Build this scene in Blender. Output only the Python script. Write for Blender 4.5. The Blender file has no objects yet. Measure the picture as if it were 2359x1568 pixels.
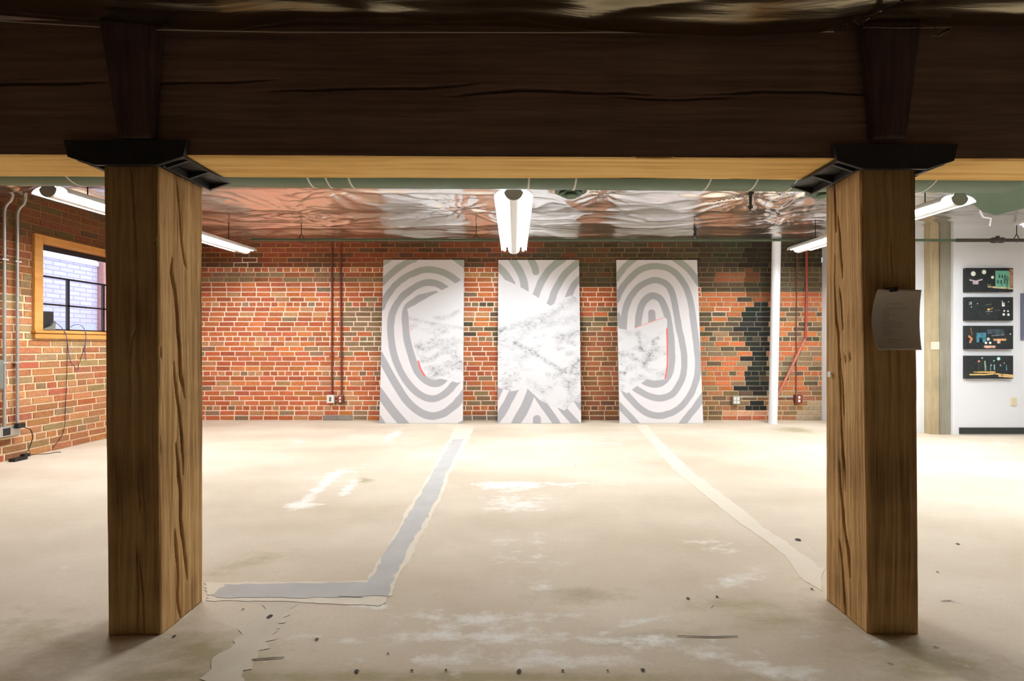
import bpy, math, random
import numpy as np
from mathutils import Vector, Matrix
random.seed(7)
C = bpy.context.scene.collection
scn = bpy.context.scene
# ------------------------------------------------------------------ camera, world, exposure
F = 1048.0; VX = 1190.0; VY = 795.0; H = 1.155     # focal length (px), vanishing point (px), eye height (m)
cam = bpy.data.cameras.new('camera'); co = bpy.data.objects.new('camera', cam); C.objects.link(co)
co.location = (0, 0, H); co.rotation_euler = (math.pi/2, 0, 0)
cam.sensor_width = 36; cam.lens = 36*F/2359
cam.shift_x = -(VX-1179.5)/2359; cam.shift_y = (VY-784)/2359
cam.clip_start = .02
scn.camera = co
w = bpy.data.worlds.new('world'); scn.world = w; w.use_nodes = True
w.node_tree.nodes['Background'].inputs[0].default_value = (.78, .84, 1.0, 1)
w.node_tree.nodes['Background'].inputs[1].default_value = 2.6
scn.view_settings.view_transform = 'Standard'; scn.view_settings.look = 'None'
scn.view_settings.gamma = 1; scn.view_settings.use_curve_mapping = False
scn.view_settings.exposure = 0.0
TUBE_STRENGTH = 150.0
CEIL = 2.75; BACK = 7.0; LEFT = -5.08

# ------------------------------------------------------------------ helpers
def lin(c):
    c = np.asarray(c, float)/255.0
    return np.where(c <= .04045, c/12.92, ((c+.055)/1.055)**2.4)
def l4(c): return tuple(float(v) for v in lin(c)) + (1.0,)
def P(px, py, Y): return ((px-VX)*Y/F, Y, H+(VY-py)*Y/F)
def PF(px, py, z=0.0):
    Y = (H-z)*F/(py-VY); return ((px-VX)*Y/F, Y, z)

def tag(o, label=None, cat=None, group=None, kind=None):
    if label: o['label'] = label
    if cat: o['category'] = cat
    if group: o['group'] = group
    if kind: o['kind'] = kind
    return o
def empty(name, loc, label=None, cat=None, group=None, kind=None):
    o = bpy.data.objects.new(name, None); C.objects.link(o); o.location = loc; o.empty_display_size = .05
    return tag(o, label, cat, group, kind)

class MB:
    """collects geometry for one mesh object"""
    def __init__(s): s.v = []; s.f = []; s.m = []; s.c = []; s.sm = []
    def add(s, vs, fs, m=0, smooth=False, col=None):
        n = len(s.v); s.v += [tuple(v) for v in vs]
        for f in fs: s.f.append(tuple(i+n for i in f)); s.m.append(m); s.sm.append(smooth); s.c.append(col)
    def box(s, x0, x1, y0, y1, z0, z1, m=0, col=None):
        v = [(x0,y0,z0),(x1,y0,z0),(x1,y1,z0),(x0,y1,z0),(x0,y0,z1),(x1,y0,z1),(x1,y1,z1),(x0,y1,z1)]
        s.add(v, [(0,3,2,1),(4,5,6,7),(0,1,5,4),(1,2,6,5),(2,3,7,6),(3,0,4,7)], m, False, col)
    def tube(s, pts, r, n=10, m=0, cap=True, smooth=True):
        pts = [Vector(p) for p in pts]; rs = r if isinstance(r, (list, tuple)) else [r]*len(pts)
        t0 = (pts[1]-pts[0]).normalized()
        u = t0.orthogonal().normalized(); vs = []; L = len(pts)
        for i, p in enumerate(pts):
            t = ((pts[min(i+1, L-1)]-pts[max(i-1, 0)])).normalized()
            u = (u-t*u.dot(t)).normalized(); b = t.cross(u)
            for k in range(n):
                a = 2*math.pi*k/n; vs.append(p+(u*math.cos(a)+b*math.sin(a))*rs[i])
        fs = [(i*n+k, i*n+(k+1) % n, (i+1)*n+(k+1) % n, (i+1)*n+k) for i in range(L-1) for k in range(n)]
        s.add(vs, fs, m, smooth)
        if cap:
            s.add(vs[:n], [tuple(range(n))[::-1]], m); s.add(vs[-n:], [tuple(range(n))], m)
    def lathe(s, prof, n=24, m=0, c=(0,0,0), axis='z', smooth=True):
        vs = []
        for r, h in prof:
            for k in range(n):
                a = 2*math.pi*k/n; p = (r*math.cos(a), r*math.sin(a), h)
                if axis == 'x': p = (h, r*math.cos(a), r*math.sin(a))
                if axis == 'y': p = (r*math.cos(a), h, r*math.sin(a))
                vs.append((p[0]+c[0], p[1]+c[1], p[2]+c[2]))
        fs = [(i*n+k, i*n+(k+1) % n, (i+1)*n+(k+1) % n, (i+1)*n+k) for i in range(len(prof)-1) for k in range(n)]
        s.add(vs, fs, m, smooth)
    def prism(s, poly, lo, hi, axis='y', m=0):
        """poly in the plane across the axis, extruded lo..hi"""
        n = len(poly); vs = []
        for h in (lo, hi):
            for a, b in poly:
                vs.append((a, h, b) if axis == 'y' else ((h, a, b) if axis == 'x' else (a, b, h)))
        fs = [(k, (k+1) % n, n+(k+1) % n, n+k) for k in range(n)]+[tuple(range(n))[::-1], tuple(range(n, 2*n))]
        s.add(vs, fs, m)
    def build(s, name, mats, parent=None, bevel=0, loc=None, attr=None, recalc=True):
        me = bpy.data.meshes.new(name); me.from_pydata(s.v, [], s.f); me.update()
        if not isinstance(mats, (list, tuple)): mats = [mats]
        for m in mats: me.materials.append(m)
        me.polygons.foreach_set('material_index', s.m); me.polygons.foreach_set('use_smooth', s.sm)
        if attr:
            ca = me.color_attributes.new('Col', 'FLOAT_COLOR', 'CORNER'); arr = []
            for f, c in zip(s.f, s.c):
                c = c if c is not None else (.5, .5, .5); arr += [c[0], c[1], c[2], 1.0]*len(f)
            ca.data.foreach_set('color', arr)
        if recalc:
            import bmesh
            bm = bmesh.new(); bm.from_mesh(me); bmesh.ops.recalc_face_normals(bm, faces=bm.faces); bm.to_mesh(me); bm.free()
        o = bpy.data.objects.new(name, me); C.objects.link(o)
        if parent is not None:
            o.parent = parent
            for v in me.vertices: v.co -= parent.location
        elif loc is not None:
            for v in me.vertices: v.co -= Vector(loc)
            o.location = loc
        if bevel:
            b = o.modifiers.new('bevel', 'BEVEL'); b.width = bevel; b.segments = 2; b.limit_method = 'ANGLE'
        return o

def grid_obj(name, X, Y, Z, mat, parent=None, col=None, smooth=True, closed=False, loc=None):
    """X, Y, Z arrays of shape (rows, cols)"""
    R, K = X.shape
    co_ = np.stack([X, Y, Z], -1).reshape(-1, 3).astype(float)
    org = np.array(parent.location if parent is not None else (loc if loc is not None else (0, 0, 0)))
    co_ = co_-org
    i = np.arange(R-1)[:, None]*K; j = np.arange(K-1 if not closed else K)[None, :]
    j2 = (j+1) % K
    q = np.stack([(i+j), (i+j2), (i+K+j2), (i+K+j)], -1).reshape(-1, 4)
    me = bpy.data.meshes.new(name)
    me.vertices.add(len(co_)); me.vertices.foreach_set('co', co_.ravel())
    me.loops.add(q.size); me.loops.foreach_set('vertex_index', q.ravel().astype(np.int32))
    me.polygons.add(len(q)); me.polygons.foreach_set('loop_start', np.arange(0, q.size, 4, dtype=np.int32))
    me.update(calc_edges=True); me.validate()
    me.polygons.foreach_set('use_smooth', [smooth]*len(me.polygons))
    for m in (mat if isinstance(mat, (list, tuple)) else [mat]): me.materials.append(m)
    if col is not None:
        ca = me.color_attributes.new('Col', 'FLOAT_COLOR', 'POINT')
        a = np.ones((len(co_), 4)); a[:, :3] = col.reshape(-1, 3); ca.data.foreach_set('color', a.ravel())
    o = bpy.data.objects.new(name, me); C.objects.link(o)
    if parent is not None: o.parent = parent
    elif loc is not None: o.location = loc
    return o

_rng = np.random.RandomState(3); _tab = _rng.rand(256, 256)
def vnoise(x, y, seed=0):
    x = np.asarray(x, float)+seed*17.31; y = np.asarray(y, float)+seed*9.77
    xi = np.floor(x).astype(int); yi = np.floor(y).astype(int); fx = x-xi; fy = y-yi
    fx = fx*fx*(3-2*fx); fy = fy*fy*(3-2*fy)
    g = lambda a, b: _tab[a % 256, b % 256]
    return (g(xi, yi)*(1-fx)+g(xi+1, yi)*fx)*(1-fy)+(g(xi, yi+1)*(1-fx)+g(xi+1, yi+1)*fx)*fy
def fbm(x, y, o=4, seed=0):
    r = 0; a = .5; t = 0
    for k in range(o): r = r+a*vnoise(x*2**k, y*2**k, seed+k); t += a; a *= .5
    return r/t
def seg_dist(x, y, pts):
    d = np.full(np.shape(x), 1e9); s = np.zeros(np.shape(x)); n = len(pts)-1
    for k in range(n):
        (ax, ay), (bx, by) = pts[k], pts[k+1]; dx, dy = bx-ax, by-ay
        t = np.clip(((x-ax)*dx+(y-ay)*dy)/(dx*dx+dy*dy+1e-12), 0, 1)
        e = np.hypot(x-ax-t*dx, y-ay-t*dy); s = np.where(e < d, (k+t)/n, s); d = np.minimum(d, e)
    return d, s
def smooth_line(pts, n=6):
    if len(pts) < 3: return pts
    P_ = [np.array(p, float) for p in pts]; P_ = [2*P_[0]-P_[1]]+P_+[2*P_[-1]-P_[-2]]; out = []
    for k in range(1, len(P_)-2):
        for i in range(n):
            t = i/n; a, b, c, d = P_[k-1:k+3]
            out.append(tuple(.5*((2*b)+(c-a)*t+(2*a-5*b+4*c-d)*t*t+(3*b-3*c+d-a)*t**3)))
    out.append(tuple(P_[-2])); return out
def in_poly(x, y, poly):
    r = np.zeros(np.shape(x), bool); n = len(poly)
    for i in range(n):
        (x0, y0), (x1, y1) = poly[i], poly[(i+1) % n]
        if y0 == y1: continue
        c = ((y0 > y) != (y1 > y)) & (x < (x1-x0)*(y-y0)/(y1-y0)+x0); r ^= c
    return r

# ------------------------------------------------------------------ materials
def newmat(name):
    m = bpy.data.materials.new(name); m.use_nodes = True
    return m, m.node_tree, m.node_tree.nodes['Principled BSDF']
def N(nt, t, **kw):
    n = nt.nodes.new(t)
    for k, v in kw.items(): setattr(n, k, v)
    return n
def plain(name, c, rough=.6, metal=0, var=.12, scale=12, bump=.1, spec=.5, stretch=(1, 1, 1)):
    m, nt, b = newmat(name); L = nt.links.new
    tc = N(nt, 'ShaderNodeTexCoord'); mp = N(nt, 'ShaderNodeMapping'); mp.inputs['Scale'].default_value = stretch
    nz = N(nt, 'ShaderNodeTexNoise'); nz.inputs['Scale'].default_value = scale; nz.inputs['Detail'].default_value = 5
    L(tc.outputs['Object'], mp.inputs[0]); L(mp.outputs[0], nz.inputs['Vector'])
    mx = N(nt, 'ShaderNodeMix', data_type='RGBA'); c1 = l4(c)
    mx.inputs['A'].default_value = tuple(v*(1-var) for v in c1[:3])+(1,); mx.inputs['B'].default_value = tuple(min(1, v*(1+var)) for v in c1[:3])+(1,)
    L(nz.outputs[0], mx.inputs['Factor']); L(mx.outputs['Result'], b.inputs['Base Color'])
    b.inputs['Roughness'].default_value = rough; b.inputs['Metallic'].default_value = metal
    b.inputs['Specular IOR Level'].default_value = spec
    if bump:
        bp = N(nt, 'ShaderNodeBump'); bp.inputs['Strength'].default_value = bump; bp.inputs['Distance'].default_value = .01
        L(nz.outputs[0], bp.inputs['Height']); L(bp.outputs[0], b.inputs['Normal'])
    return m
def wood(name, cols, stretch, scale=1.0, bump=.5, rough=.8, dist=.02, blotch=.5, warpf=.012):
    m, nt, b = newmat(name); L = nt.links.new
    tc = N(nt, 'ShaderNodeTexCoord'); mp = N(nt, 'ShaderNodeMapping'); mp.inputs['Scale'].default_value = stretch
    warp = N(nt, 'ShaderNodeTexNoise'); warp.inputs['Scale'].default_value = 3.0; warp.inputs['Detail'].default_value = 2
    L(tc.outputs['Object'], warp.inputs['Vector'])
    ma = N(nt, 'ShaderNodeMix', data_type='RGBA', blend_type='LINEAR_LIGHT'); ma.inputs['Factor'].default_value = warpf
    L(tc.outputs['Object'], ma.inputs['A']); L(warp.outputs['Color'], ma.inputs['B']); L(ma.outputs['Result'], mp.inputs[0])
    nz = N(nt, 'ShaderNodeTexNoise'); nz.inputs['Scale'].default_value = scale; nz.inputs['Detail'].default_value = 8; nz.inputs['Roughness'].default_value = .65
    L(mp.outputs[0], nz.inputs['Vector'])
    big = N(nt, 'ShaderNodeTexNoise'); big.inputs['Scale'].default_value = 2.2; big.inputs['Detail'].default_value = 5
    L(tc.outputs['Object'], big.inputs['Vector'])
    mt = N(nt, 'ShaderNodeMix', data_type='FLOAT'); mt.inputs['Factor'].default_value = blotch
    L(nz.outputs[0], mt.inputs['A']); L(big.outputs[0], mt.inputs['B'])
    cr = N(nt, 'ShaderNodeValToRGB'); e = cr.color_ramp.elements
    e[0].position = .33; e[0].color = l4(cols[0]); e[1].position = .68; e[1].color = l4(cols[-1])
    k = e.new(.5); k.color = l4(cols[1])
    L(mt.outputs['Result'], cr.inputs[0]); L(cr.outputs[0], b.inputs['Base Color'])
    b.inputs['Roughness'].default_value = rough; b.inputs['Specular IOR Level'].default_value = .25
    bp = N(nt, 'ShaderNodeBump'); bp.inputs['Strength'].default_value = bump; bp.inputs['Distance'].default_value = dist
    L(nz.outputs[0], bp.inputs['Height']); L(bp.outputs[0], b.inputs['Normal'])
    return m
def attrmat(name, rough=.9, var=.25, scale=60, bump=.4, spec=.2, dist=.004):
    m, nt, b = newmat(name); L = nt.links.new
    at = N(nt, 'ShaderNodeAttribute', attribute_name='Col'); tc = N(nt, 'ShaderNodeTexCoord')
    nz = N(nt, 'ShaderNodeTexNoise'); nz.inputs['Scale'].default_value = scale; nz.inputs['Detail'].default_value = 5
    L(tc.outputs['Object'], nz.inputs['Vector'])
    mr = N(nt, 'ShaderNodeMapRange'); mr.inputs[1].default_value = .3; mr.inputs[2].default_value = .7
    mr.inputs[3].default_value = 1-var; mr.inputs[4].default_value = 1+var; L(nz.outputs[0], mr.inputs[0])
    vm = N(nt, 'ShaderNodeVectorMath', operation='SCALE'); L(at.outputs['Color'], vm.inputs[0]); L(mr.outputs[0], vm.inputs['Scale'])
    L(vm.outputs[0], b.inputs['Base Color']); b.inputs['Roughness'].default_value = rough; b.inputs['Specular IOR Level'].default_value = spec
    bp = N(nt, 'ShaderNodeBump'); bp.inputs['Strength'].default_value = bump; bp.inputs['Distance'].default_value = dist
    L(nz.outputs[0], bp.inputs['Height']); L(bp.outputs[0], b.inputs['Normal'])
    return m

M = {}
M['post'] = wood('aged_post_wood', [(112, 80, 48), (184, 145, 94), (218, 183, 126)], (55, 55, 1.3), 1.0, .45, .85, .010, .45)
M['beam_under'] = wood('lit_beam_underside', [(206, 154, 82), (238, 194, 116), (248, 212, 144)], (1.2, 40, 26), 1.0, .2, .85, .01, .3)  # bounce light from the floor painted into the underside as brighter orange
M['beam'] = wood('shaded_beam_wood', [(104, 84, 70), (128, 102, 86), (150, 122, 102)], (1.4, 40, 40), 1.0, .2, .9, .01, .3)  # same beam, darker brown standing in for shade on the other faces
M['wedge'] = wood('dark_wedge_wood', [(50, 36, 34), (78, 58, 52), (100, 78, 66)], (30, 30, 1.5), 1, .4)
M['iron'] = plain('cast_iron', (58, 56, 56), .5, .5, .35, 25, .3)
M['brick'] = attrmat('brick_face', .9, .22, 45, .5)
M['mortar'] = attrmat('mortar', .95, .12, 70, .6)
M['canvas'] = attrmat('painted_canvas', .7, .025, 500, .05)
M['canvas_edge'] = plain('canvas_edge', (205, 203, 205), .8, var=.03)
M['white'] = plain('white_plaster', (226, 226, 229), .8, var=.03, scale=3, bump=.05)
M['white_gloss'] = plain('white_enamel', (235, 236, 236), .4, var=.03)
M['column'] = plain('white_painted_pipe', (232, 233, 236), .5, var=.05)
M['duct'] = plain('sage_green_duct', (86, 108, 82), .42, .0, .12, 6, .05, .5)
M['pipe_green'] = plain('green_pipe', (78, 94, 72), .5, var=.2)
M['pipe_dark'] = plain('dark_pipe', (62, 54, 46), .5, var=.2)
M['strap'] = plain('duct_band', (205, 205, 190), .5, var=.2, scale=60)
M['maroon'] = plain('maroon_paint', (118, 54, 40), .5, var=.25, scale=20)
M['redpipe'] = plain('red_paint', (160, 62, 52), .5, var=.15, scale=20)
M['redfade'] = plain('faded_red_paint', (188, 110, 84), .6, var=.1)
M['galv'] = plain('galvanised_conduit', (190, 188, 182), .35, .6, .1, 30)
M['greybox'] = plain('grey_box', (120, 122, 112), .5, .2)
M['black'] = plain('black_plastic', (22, 22, 22), .5, var=.3)
M['darkfit'] = plain('dark_fitting', (48, 42, 36), .45, .4)
M['cream'] = plain('cream_plastic', (222, 208, 172), .5, var=.04)
M['outletwhite'] = plain('white_plastic', (232, 232, 226), .45, var=.03)
M['trimwood'] = wood('pine_trim', [(172, 112, 52), (202, 142, 74), (218, 162, 94)], (20, 1.5, 20), 1, .1)
M['sash'] = plain('dark_sash', (38, 34, 40), .4, .2)
M['baseboard'] = plain('black_rubber', (40, 44, 40), .6, var=.25)
M['lit_tanwood'] = wood('lit_tan_post_wood', [(156, 140, 108), (178, 160, 126), (192, 178, 148)], (22, 22, 2), 1, .2)  # pillar wood with the light on its left side put into the colour
M['shaded_greywood'] = wood('shaded_grey_post_wood', [(120, 114, 98), (142, 136, 120), (158, 152, 136)], (22, 22, 2), 1, .2)  # same pillar, less lit front face coloured greyer and darker
M['paper'] = plain('paper', (214, 204, 190), .85, var=.04)
M['ink'] = plain('grey_ink', (120, 112, 104), .9)
M['bluecable'] = plain('blue_cable', (84, 84, 130), .5)
M['blackcable'] = plain('black_cable', (46, 36, 34), .6)
M['cement'] = plain('grey_cement', (188, 184, 180), .8, var=.16, scale=7, bump=.15)
M['cement_pale'] = plain('pale_cement', (226, 214, 195), .85, var=.06, scale=9, bump=.15)
M['cement_thin'] = plain('thin_cement', (210, 198, 178), .85, var=.12, scale=9, bump=.15)
M['speck'] = plain('dark_speck', (70, 62, 52), .9)
M['rear'] = plain('rear_wall_paint', (84, 68, 56), .9)
M['rope'] = plain('grey_cord', (190, 180, 160), .5)

def foil_mat(name, base, rough, bump):
    m, nt, b = newmat(name); L = nt.links.new
    tc = N(nt, 'ShaderNodeTexCoord'); mp = N(nt, 'ShaderNodeMapping'); mp.inputs['Scale'].default_value = (1.3, 7, 2)
    L(tc.outputs['Object'], mp.inputs[0])
    nz = N(nt, 'ShaderNodeTexNoise'); nz.inputs['Scale'].default_value = 3.5; nz.inputs['Detail'].default_value = 6; nz.inputs['Roughness'].default_value = .55
    nz.inputs['Distortion'].default_value = .8
    L(mp.outputs[0], nz.inputs['Vector'])
    b.inputs['Base Color'].default_value = base; b.inputs['Metallic'].default_value = 1.0
    rr = N(nt, 'ShaderNodeMapRange'); rr.inputs[3].default_value = rough*.7; rr.inputs[4].default_value = rough*1.5
    L(nz.outputs[0], rr.inputs[0]); L(rr.outputs[0], b.inputs['Roughness'])
    bp = N(nt, 'ShaderNodeBump'); bp.inputs['Strength'].default_value = bump; bp.inputs['Distance'].default_value = .01
    L(nz.outputs[0], bp.inputs['Height']); L(bp.outputs[0], b.inputs['Normal'])
    return m
M['foil'] = foil_mat('foil_sheet', (.95, .93, .91, 1), .21, .16)

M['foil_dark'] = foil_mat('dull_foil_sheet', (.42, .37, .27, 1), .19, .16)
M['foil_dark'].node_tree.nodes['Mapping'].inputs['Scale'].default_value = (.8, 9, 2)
m, nt, b = newmat('lit_tube'); M['lit'] = m
b.inputs['Base Color'].default_value = (.9, .9, .9, 1); b.inputs['Emission Color'].default_value = (.905, .96, 1.0, 1)
b.inputs['Emission Strength'].default_value = TUBE_STRENGTH
# window glass: mostly clear with a faint reflection
m, nt, b = newmat('window_glass'); M['glass'] = m
tr = N(nt, 'ShaderNodeBsdfTransparent'); gl = N(nt, 'ShaderNodeBsdfGlossy'); gl.inputs['Roughness'].default_value = .05
mx = N(nt, 'ShaderNodeMixShader'); fr = N(nt, 'ShaderNodeFresnel'); nt.links.new(fr.outputs[0], mx.inputs[0])
nt.links.new(tr.outputs[0], mx.inputs[1]); nt.links.new(gl.outputs[0], mx.inputs[2])
nt.links.new(mx.outputs[0], nt.nodes['Material Output'].inputs[0]); tr.inputs[0].default_value = (.93, .95, 1, 1)

# concrete floor: painted attribute (R = pale scuffs, G = olive stains) broken up by noise
m, nt, b = newmat('concrete_floor'); M['floor'] = m; L = nt.links.new
tc = N(nt, 'ShaderNodeTexCoord'); at = N(nt, 'ShaderNodeAttribute', attribute_name='Col'); sp = N(nt, 'ShaderNodeSeparateColor')
L(at.outputs['Color'], sp.inputs[0])
n1 = N(nt, 'ShaderNodeTexNoise'); n1.inputs['Scale'].default_value = 1.1; n1.inputs['Detail'].default_value = 7
n2 = N(nt, 'ShaderNodeTexNoise'); n2.inputs['Scale'].default_value = 9; n2.inputs['Detail'].default_value = 8; n2.inputs['Roughness'].default_value = .7
n3 = N(nt, 'ShaderNodeTexNoise'); n3.inputs['Scale'].default_value = 90; n3.inputs['Detail'].default_value = 4
mpf = N(nt, 'ShaderNodeMapping'); mpf.inputs['Scale'].default_value = (.7, 1.3, 1); L(tc.outputs['Object'], mpf.inputs[0])
for n_ in (n1, n2, n3): L(mpf.outputs[0], n_.inputs['Vector'])
cr = N(nt, 'ShaderNodeValToRGB'); e = cr.color_ramp.elements
e[0].position = .32; e[0].color = l4((210, 193, 170)); e[1].position = .68; e[1].color = l4((232, 218, 198)); L(n1.outputs[0], cr.inputs[0])
def masked(nt, noise, chan, lo, hi, gain=1.0):
    a = N(nt, 'ShaderNodeMath', operation='MULTIPLY_ADD'); nt.links.new(chan, a.inputs[0]); a.inputs[1].default_value = gain; nt.links.new(noise, a.inputs[2])
    r = N(nt, 'ShaderNodeMapRange'); r.inputs[1].default_value = lo; r.inputs[2].default_value = hi; nt.links.new(a.outputs[0], r.inputs[0]); return r.outputs[0]
mA = masked(nt, n2.outputs[0], sp.outputs[0], .68, .86, .42)
mB = masked(nt, n2.outputs[0], sp.outputs[1], .6, .95, .5)
x1 = N(nt, 'ShaderNodeMix', data_type='RGBA'); L(cr.outputs[0], x1.inputs['A']); x1.inputs['B'].default_value = l4((182, 168, 136)); L(mB, x1.inputs['Factor'])
x2 = N(nt, 'ShaderNodeMix', data_type='RGBA'); L(x1.outputs['Result'], x2.inputs['A']); x2.inputs['B'].default_value = l4((243, 238, 228)); L(mA, x2.inputs['Factor'])
x3 = N(nt, 'ShaderNodeMix', data_type='RGBA', blend_type='MULTIPLY'); x3.inputs['Factor'].default_value = .35; L(x2.outputs['Result'], x3.inputs['A'])
c3 = N(nt, 'ShaderNodeMapRange'); c3.inputs[1].default_value = .3; c3.inputs[2].default_value = .7; c3.inputs[3].default_value = .6; c3.inputs[4].default_value = 1.0
nm = N(nt, 'ShaderNodeMath', operation='MULTIPLY_ADD'); nm.inputs[1].default_value = .45; L(n3.outputs[0], nm.inputs[0]); nm2 = N(nt, 'ShaderNodeMath', operation='MULTIPLY'); nm2.inputs[1].default_value = .55; L(n2.outputs[0], nm2.inputs[0]); L(nm2.outputs[0], nm.inputs[2]); L(nm.outputs[0], c3.inputs[0]); L(c3.outputs[0], x3.inputs['B']); L(x3.outputs['Result'], b.inputs['Base Color'])
b.inputs['Roughness'].default_value = .8; b.inputs['Specular IOR Level'].default_value = .15
bp = N(nt, 'ShaderNodeBump'); bp.inputs['Strength'].default_value = .2; bp.inputs['Distance'].default_value = .004
L(n2.outputs[0], bp.inputs['Height']); L(bp.outputs[0], b.inputs['Normal'])

# ------------------------------------------------------------------ floor
def build_floor():
    ys = np.concatenate([np.linspace(-3, 1.2, 22), np.linspace(1.24, 3, 90), np.linspace(3.03, 7.15, 130)])
    xs = np.linspace(-5.2, 8.0, 440)
    X, Y = np.meshgrid(xs, ys); Z = np.zeros_like(X)
    Ys = np.maximum(Y, .6); px = VX+X*F/Ys; py = VY+H*F/Ys
    R = np.zeros_like(X); G = np.zeros_like(X)
    def blob(cx, cy, rx, ry, s, ch, ang=0):
        ca, sa = math.cos(math.radians(ang)), math.sin(math.radians(ang))
        u = ((px-cx)*ca+(py-cy)*sa)/rx; v = (-(px-cx)*sa+(py-cy)*ca)/ry
        ch += s*np.exp(-(u*u+v*v))
    for a in [(735, 1125, 70, 12, .9, -35), (805, 1120, 40, 12, .8, -45), (775, 1090, 90, 8, .5, -12), (700, 1163, 55, 9, .8, -5), (905, 1003, 45, 10, .8, -25),
              (530, 1183, 40, 5, .6, -5), (535, 1145, 30, 6, .4, -10), (690, 1017, 22, 4, .7, 5), (1160, 1118, 60, 10, .7, 0), (1270, 1115, 220, 9, .55, 0), (1190, 1160, 110, 28, .7, 0),
              (1220, 1270, 120, 60, .45, 0), (1640, 1260, 110, 25, .55, 0), (1700, 1340, 90, 30, .5, -10), (1250, 1350, 120, 15, .4, 0), (1380, 1020, 120, 10, .5, 0), (1500, 1050, 150, 8, .4, 0),
              (860, 1395, 60, 12, .8, 0), (1180, 1470, 650, 14, .55, 0), (1180, 1520, 260, 22, .7, 0), (1750, 1530, 260, 24, .6, 10), (1050, 1430, 160, 30, .5, 0),
              (2080, 1390, 60, 20, .6, 30), (2250, 1060, 110, 10, .5, 8), (2300, 1020, 90, 6, .5, 8), (430, 1410, 60, 8, .7, -35), (150, 1305, 40, 6, .5, -10), (210, 1420, 40, 8, .5, -35), (1350, 1420, 250, 18, .35, 0),
              (2000, 1470, 60, 8, .6, 25), (1450, 1440, 60, 8, .5, -15)]:
        blob(a[0], a[1], a[2], a[3], a[4], R, a[5])
    for a in [(560, 1300, 120, 18, .5, -15), (1340, 1370, 90, 18, .8, 0), (1700, 1390, 120, 20, .6, 0), (1500, 1470, 200, 22, .6, 0), (480, 1500, 160, 50, .8, 0),
              (980, 1560, 900, 16, .9, 0), (2150, 1530, 160, 40, .8, 10), (100, 1480, 140, 60, .5, 0), (2000, 1440, 140, 35, .5, 25), (1830, 990, 45, 7, 1.0, 5), (840, 1105, 22, 9, .9, 0), (1780, 1430, 120, 18, .6, 0)]:
        blob(a[0], a[1], a[2], a[3], a[4], G, a[5])
    near = np.clip((2.6-Y)/1.2, 0, 1); R += near*.18; G += near*.12
    col = np.stack([np.clip(R, 0, 1), np.clip(G, 0, 1), Z], -1)
    return grid_obj('floor', X, Y, Z, M['floor'], col=col)
floor = build_floor()
tag(floor, 'worn tan concrete floor with grey patched strips', None, None, 'structure')
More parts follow.
